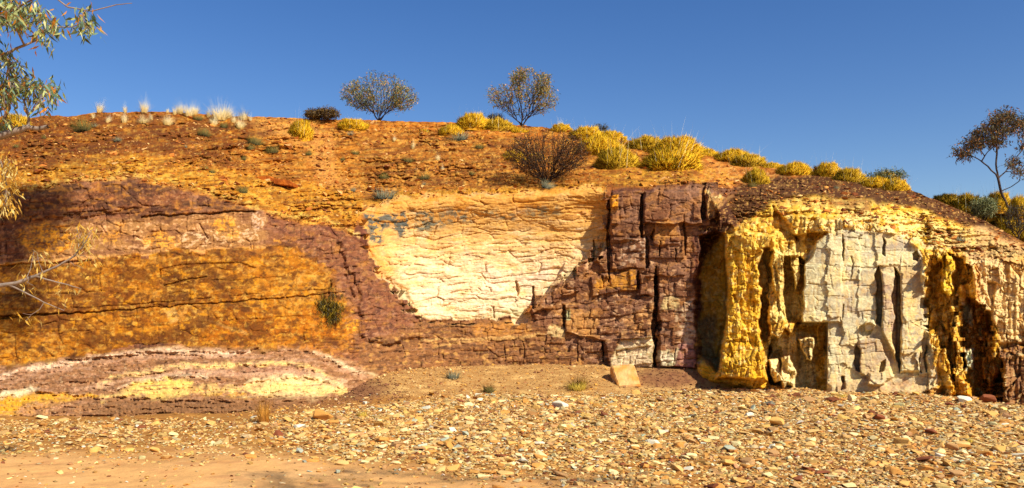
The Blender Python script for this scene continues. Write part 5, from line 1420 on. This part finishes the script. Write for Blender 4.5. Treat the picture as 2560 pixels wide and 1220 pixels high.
# hanging shrub growing out of a crack in the orange wall
p = at(825, 752, float(surfD(825, 752)) - .02)
hs = tag(empty("hanging_plant", tuple(p)), "dark green grassy plant hanging from a crack in the orange wall", "plant")
w_ = Wood(811); w_.line([(0, .1, .18), (0, 0, .05), (.0, -.06, -.05)], -1, .05, 3)
tg = w_.r.normal(0, 1, (140, 3)) * np.array([.13, .06, .16]) + np.array([0, -.12, -.18]); w_.reach(tg, .3, .05, 2)
w_.mesh("stem", .0025, .016, (70, 50, 24), (96, 70, 40), hs, 2.5, 4)
leaves_mesh("foliage", around(w_, 2600, .03, w_.r), .12, .005, [(104, 92, 18), (150, 124, 24), (70, 58, 16), (186, 150, 30), (52, 40, 14)], 812, hs, .9)

# leaning gum tree on the right
D_r = float(np.interp(2535, cols, D[-1])) + 1.3
rt_ = at(2545, 556, D_r); rt_[2] -= .25
gt = tag(empty("gum_tree", tuple(rt_)), "leaning gum tree with an arched dark crown at the right edge", "tree")
w_ = Wood(821)
Q = lambda px, py, dy=0.0: at(px, py, D_r + dy) - rt_
e0 = w_.line([(0, 0, 0), Q(2538, 546), Q(2518, 515), Q(2502, 478), Q(2495, 445)], -1, .01, 3)
eL = w_.line([Q(2470, 416), Q(2446, 398, .1), Q(2416, 384, .1)], e0, .02, 3)
eM = w_.line([Q(2490, 410), Q(2492, 370, .1), Q(2496, 330)], e0, .02, 3)
eR = w_.line([Q(2520, 420, .2), Q(2552, 380, .3), Q(2575, 350, .3)], e0, .02, 3)
tg = []
for cx_, cy_, rr_, n_ in ((2405, 385, 18, 34), (2425, 362, 18, 34), (2450, 352, 22, 40), (2448, 330, 18, 34), (2478, 318, 22, 44), (2500, 296, 22, 44), (2528, 290, 20, 40), (2480, 350, 22, 34), (2520, 320, 24, 44), (2548, 305, 20, 34),
                          (2575, 320, 26, 40), (2565, 350, 20, 20), (2540, 400, 14, 12), (2548, 430, 16, 16), (2525, 412, 10, 8), (2600, 380, 30, 30), (2500, 345, 20, 20)):
    for _ in range(n_):
        tg.append(Q(cx_ + w_.r.normal(0, rr_ * .6), cy_ + w_.r.normal(0, rr_ * .45), w_.r.normal(0, .35)))
w_.reach(np.array(tg), .25, .05, 3, .03, 8)
w_.mesh("trunk", .0028, .075, (96, 80, 70), (66, 50, 44), gt, 2.35, 6)
leaves_mesh("crown", around(w_, 6500, .05, w_.r), .10, .011, [(96, 84, 44), (150, 104, 50), (66, 62, 38), (122, 110, 66), (180, 120, 56), (50, 46, 32)], 822, gt, .55, [2.2, 1.6, 2, 1.6, 1, 1.4])

# tall gum at the left, trunk outside the frame, boughs hanging in
tr = np.array([-7.4, 8.6, -.1])
lt_ = tag(empty("gum_tree", tuple(tr)), "gum tree whose leafy boughs hang in from the left edge", "tree")
w_ = Wood(831)
Q = lambda px, py, D_=8.0: at(px, py, D_) - tr
e0 = w_.line([(0, 0, 0), (.15, 0, 1.8), (.4, 0, 3.2)], -1, .01, 4)
e1 = w_.line([(.7, .1, 5.5), (1.3, .2, 8.0), (2.6, .3, 10.6), (4.6, .5, 12.2)], e0, .01, 4)
eb = w_.line([Q(-90, 370), Q(0, 340), Q(50, 325), Q(68, 318)], e0, .01, 3, (.05, .026)); n_cut = eb
stub = w_.line([Q(95, 322), Q(118, 317)], eb, .005, 2, (.024, .02))
eu = w_.line([Q(72, 300), Q(60, 250), Q(30, 230)], eb, .03, 3, (.014, .006))
ef = w_.line([Q(-120, 60), Q(0, 42, 7.6), Q(50, 15, 7.6)], e1 - 12, .02, 4, (.03, .01))
etw = w_.line([Q(120, -20, 7.4), Q(170, 18, 7.4), Q(230, 28, 7.4), Q(290, 12, 7.4), Q(330, 8, 7.4)], ef, .006, 3, (.009, .003))
low = w_.line([Q(-150, 760), Q(-20, 718), Q(40, 708), Q(90, 690)], 4, .01, 3, (.03, .016))
l1 = w_.line([Q(145, 665), Q(185, 640), Q(210, 612), Q(222, 590)], low, .01, 3, (.012, .005))
l2 = w_.line([Q(130, 702), Q(170, 712), Q(202, 722)], low, .01, 3, (.009, .004))
l3 = w_.line([Q(60, 730), Q(110, 756), Q(160, 776)], low - 4, .01, 3, (.010, .003))
start_leaf = len(w_.p)
tg = []; clusters = ((20, 30, 26, 34, 7.6), (60, 40, 24, 26, 7.6), (90, 25, 18, 14, 7.6), (125, 65, 14, 14, 7.6), (105, 85, 10, 8, 7.6), (10, 5, 40, 30, 7.6), (212, 30, 6, 8, 7.4), (205, 55, 8, 10, 7.4), (225, 66, 6, 8, 7.4), (10, 140, 14, 16, 8), (30, 160, 12, 8, 8),
                     (20, 200, 22, 26, 8), (55, 205, 22, 24, 8), (90, 215, 18, 18, 8), (130, 225, 10, 10, 8), (20, 240, 20, 20, 8), (95, 255, 8, 6, 8), (10, 300, 8, 8, 8), (108, 262, 4, 5, 8), (-60, 60, 60, 60, 7.8), (-50, 220, 50, 50, 8))
for cx_, cy_, rr_, n_, dd in clusters:
    for _ in range(n_): tg.append(Q(cx_ + w_.r.normal(0, rr_ * .6), cy_ + w_.r.normal(0, rr_ * .5), dd + w_.r.normal(0, .18)))
w_.reach(np.array(tg), .15, .04, 3, .05, 4)
n_up = len(w_.ends)
tg = []
for cx_, cy_, rr_, n_ in ((10, 430, 16, 10), (22, 470, 14, 12), (15, 510, 14, 8), (20, 410, 10, 5)):
    for _ in range(n_): tg.append(Q(cx_ + w_.r.normal(0, rr_ * .5), cy_ + w_.r.normal(0, rr_ * .6), 8 + w_.r.normal(0, .15)))
eh = w_.line([Q(-40, 380), Q(0, 400), Q(14, 440), Q(16, 500)], eb - 8, .02, 3)
w_.reach(np.array(tg), .15, .04, 2, 0, len(w_.p) - 10)
tg = []
for cx_, cy_, rr_, n_ in ((90, 640, 14, 4), (70, 700, 18, 6), (210, 600, 14, 12), (228, 580, 10, 6), (190, 575, 14, 5), (215, 640, 22, 7), (150, 740, 20, 3), (120, 650, 16, 3), (60, 790, 14, 2)):
    for _ in range(n_): tg.append(Q(cx_ + w_.r.normal(0, rr_ * .6), cy_ + w_.r.normal(0, rr_ * .6), 8 + w_.r.normal(0, .12)))
n_mid = len(w_.ends)
w_.reach(np.array(tg), .1, .04, 3, 0, start_leaf - 32)
n_low = len(w_.ends)
cl = []
for px, py, rad, n_ in ((10, 540, .45, 46), (45, 575, .45, 40), (25, 610, .5, 40), (80, 540, .35, 16), (0, 650, .5, 30), (60, 630, .4, 18), (100, 580, .3, 8), (-60, 560, .8, 60), (-80, 660, .8, 60), (0, 840, .18, 22), (25, 870, .18, 18), (20, 810, .12, 10), (110, 520, .25, 10), (20, 500, .3, 14)):
    q = at(px, py, 16.2); q = q + np.array(to_sun) * ((q[1] - 9.2) / (-to_sun.y)) - tr
    for _ in range(n_): cl.append(q + w_.r.normal(0, rad * .6, 3))
w_.reach(np.array(cl), .2, .04, 3, .02, 4)
w_.mesh("trunk", .0022, .20, (150, 130, 112), (120, 110, 100), lt_, 2.35, 6)
LP = [(190, 196, 120), (110, 140, 110), (236, 156, 50), (160, 164, 84), (206, 146, 60), (86, 100, 60), (210, 206, 140)]
r = w_.r
a1 = around(w_, 2100, .05, r, w_.ends[:n_up]); a2 = around(w_, 300, .05, r, w_.ends[n_up:n_mid]); a3 = around(w_, 260, .05, r, w_.ends[n_mid:n_low]); a4 = around(w_, 30000, .16, r, w_.ends[n_low:])
leaves_mesh("crown", np.concatenate([a1, a4]), .11, .0105, LP, 832, lt_, .7, [2.4, 3, 1.2, 2.4, .9, 2, 1])
leaves_mesh("dry_leaves", np.concatenate([a2, a3]), .09, .008, [(230, 180, 70), (214, 160, 50), (236, 206, 120)], 833, lt_, .8)

# gum tree standing behind the photographer: only its shade reaches the sand in view
tb = np.array([8.5, -3.0, -.05])
bt_ = tag(empty("gum_tree", tuple(tb)), "gum tree standing behind the photographer, shading the sand", "tree")
w_ = Wood(841)
e0 = w_.line([(0, 0, 0), (-.2, .2, 3.5), (-.8, .8, 6.2), (-1.8, 2.2, 7.6)], -1, .01, 4)
spots = []
for px, py, s_, n_ in ((650, 1190, .25, 14), (740, 1196, .28, 18), (700, 1212, .3, 18), (870, 1172, .16, 10), (980, 1176, .18, 10), (1100, 1186, .2, 10), (1420, 1200, .3, 12), (1540, 1196, .25, 9), (900, 1206, .2, 8)):
    y_ = gd(py); g_ = np.array([(px - CX) / F * y_, y_, 0.]); t_ = 11.2
    for _ in range(n_): spots.append(g_ + np.array(to_sun) * (t_ + w_.r.normal(0, .3)) + w_.r.normal(0, s_ * .6, 3) - tb)
w_.reach(np.array(spots), .2, .04, 3, .02, 8)
w_.mesh("trunk", .003, .17, (150, 130, 112), (120, 110, 100), bt_, 2.35, 6)
leaves_mesh("crown", around(w_, 1100, .07, w_.r), .10, .010, LP, 842, bt_, .7)

print("verts", sum(len(o.data.vertices) for o in SC.objects if o.type == 'MESH'), "objects", len(SC.objects))
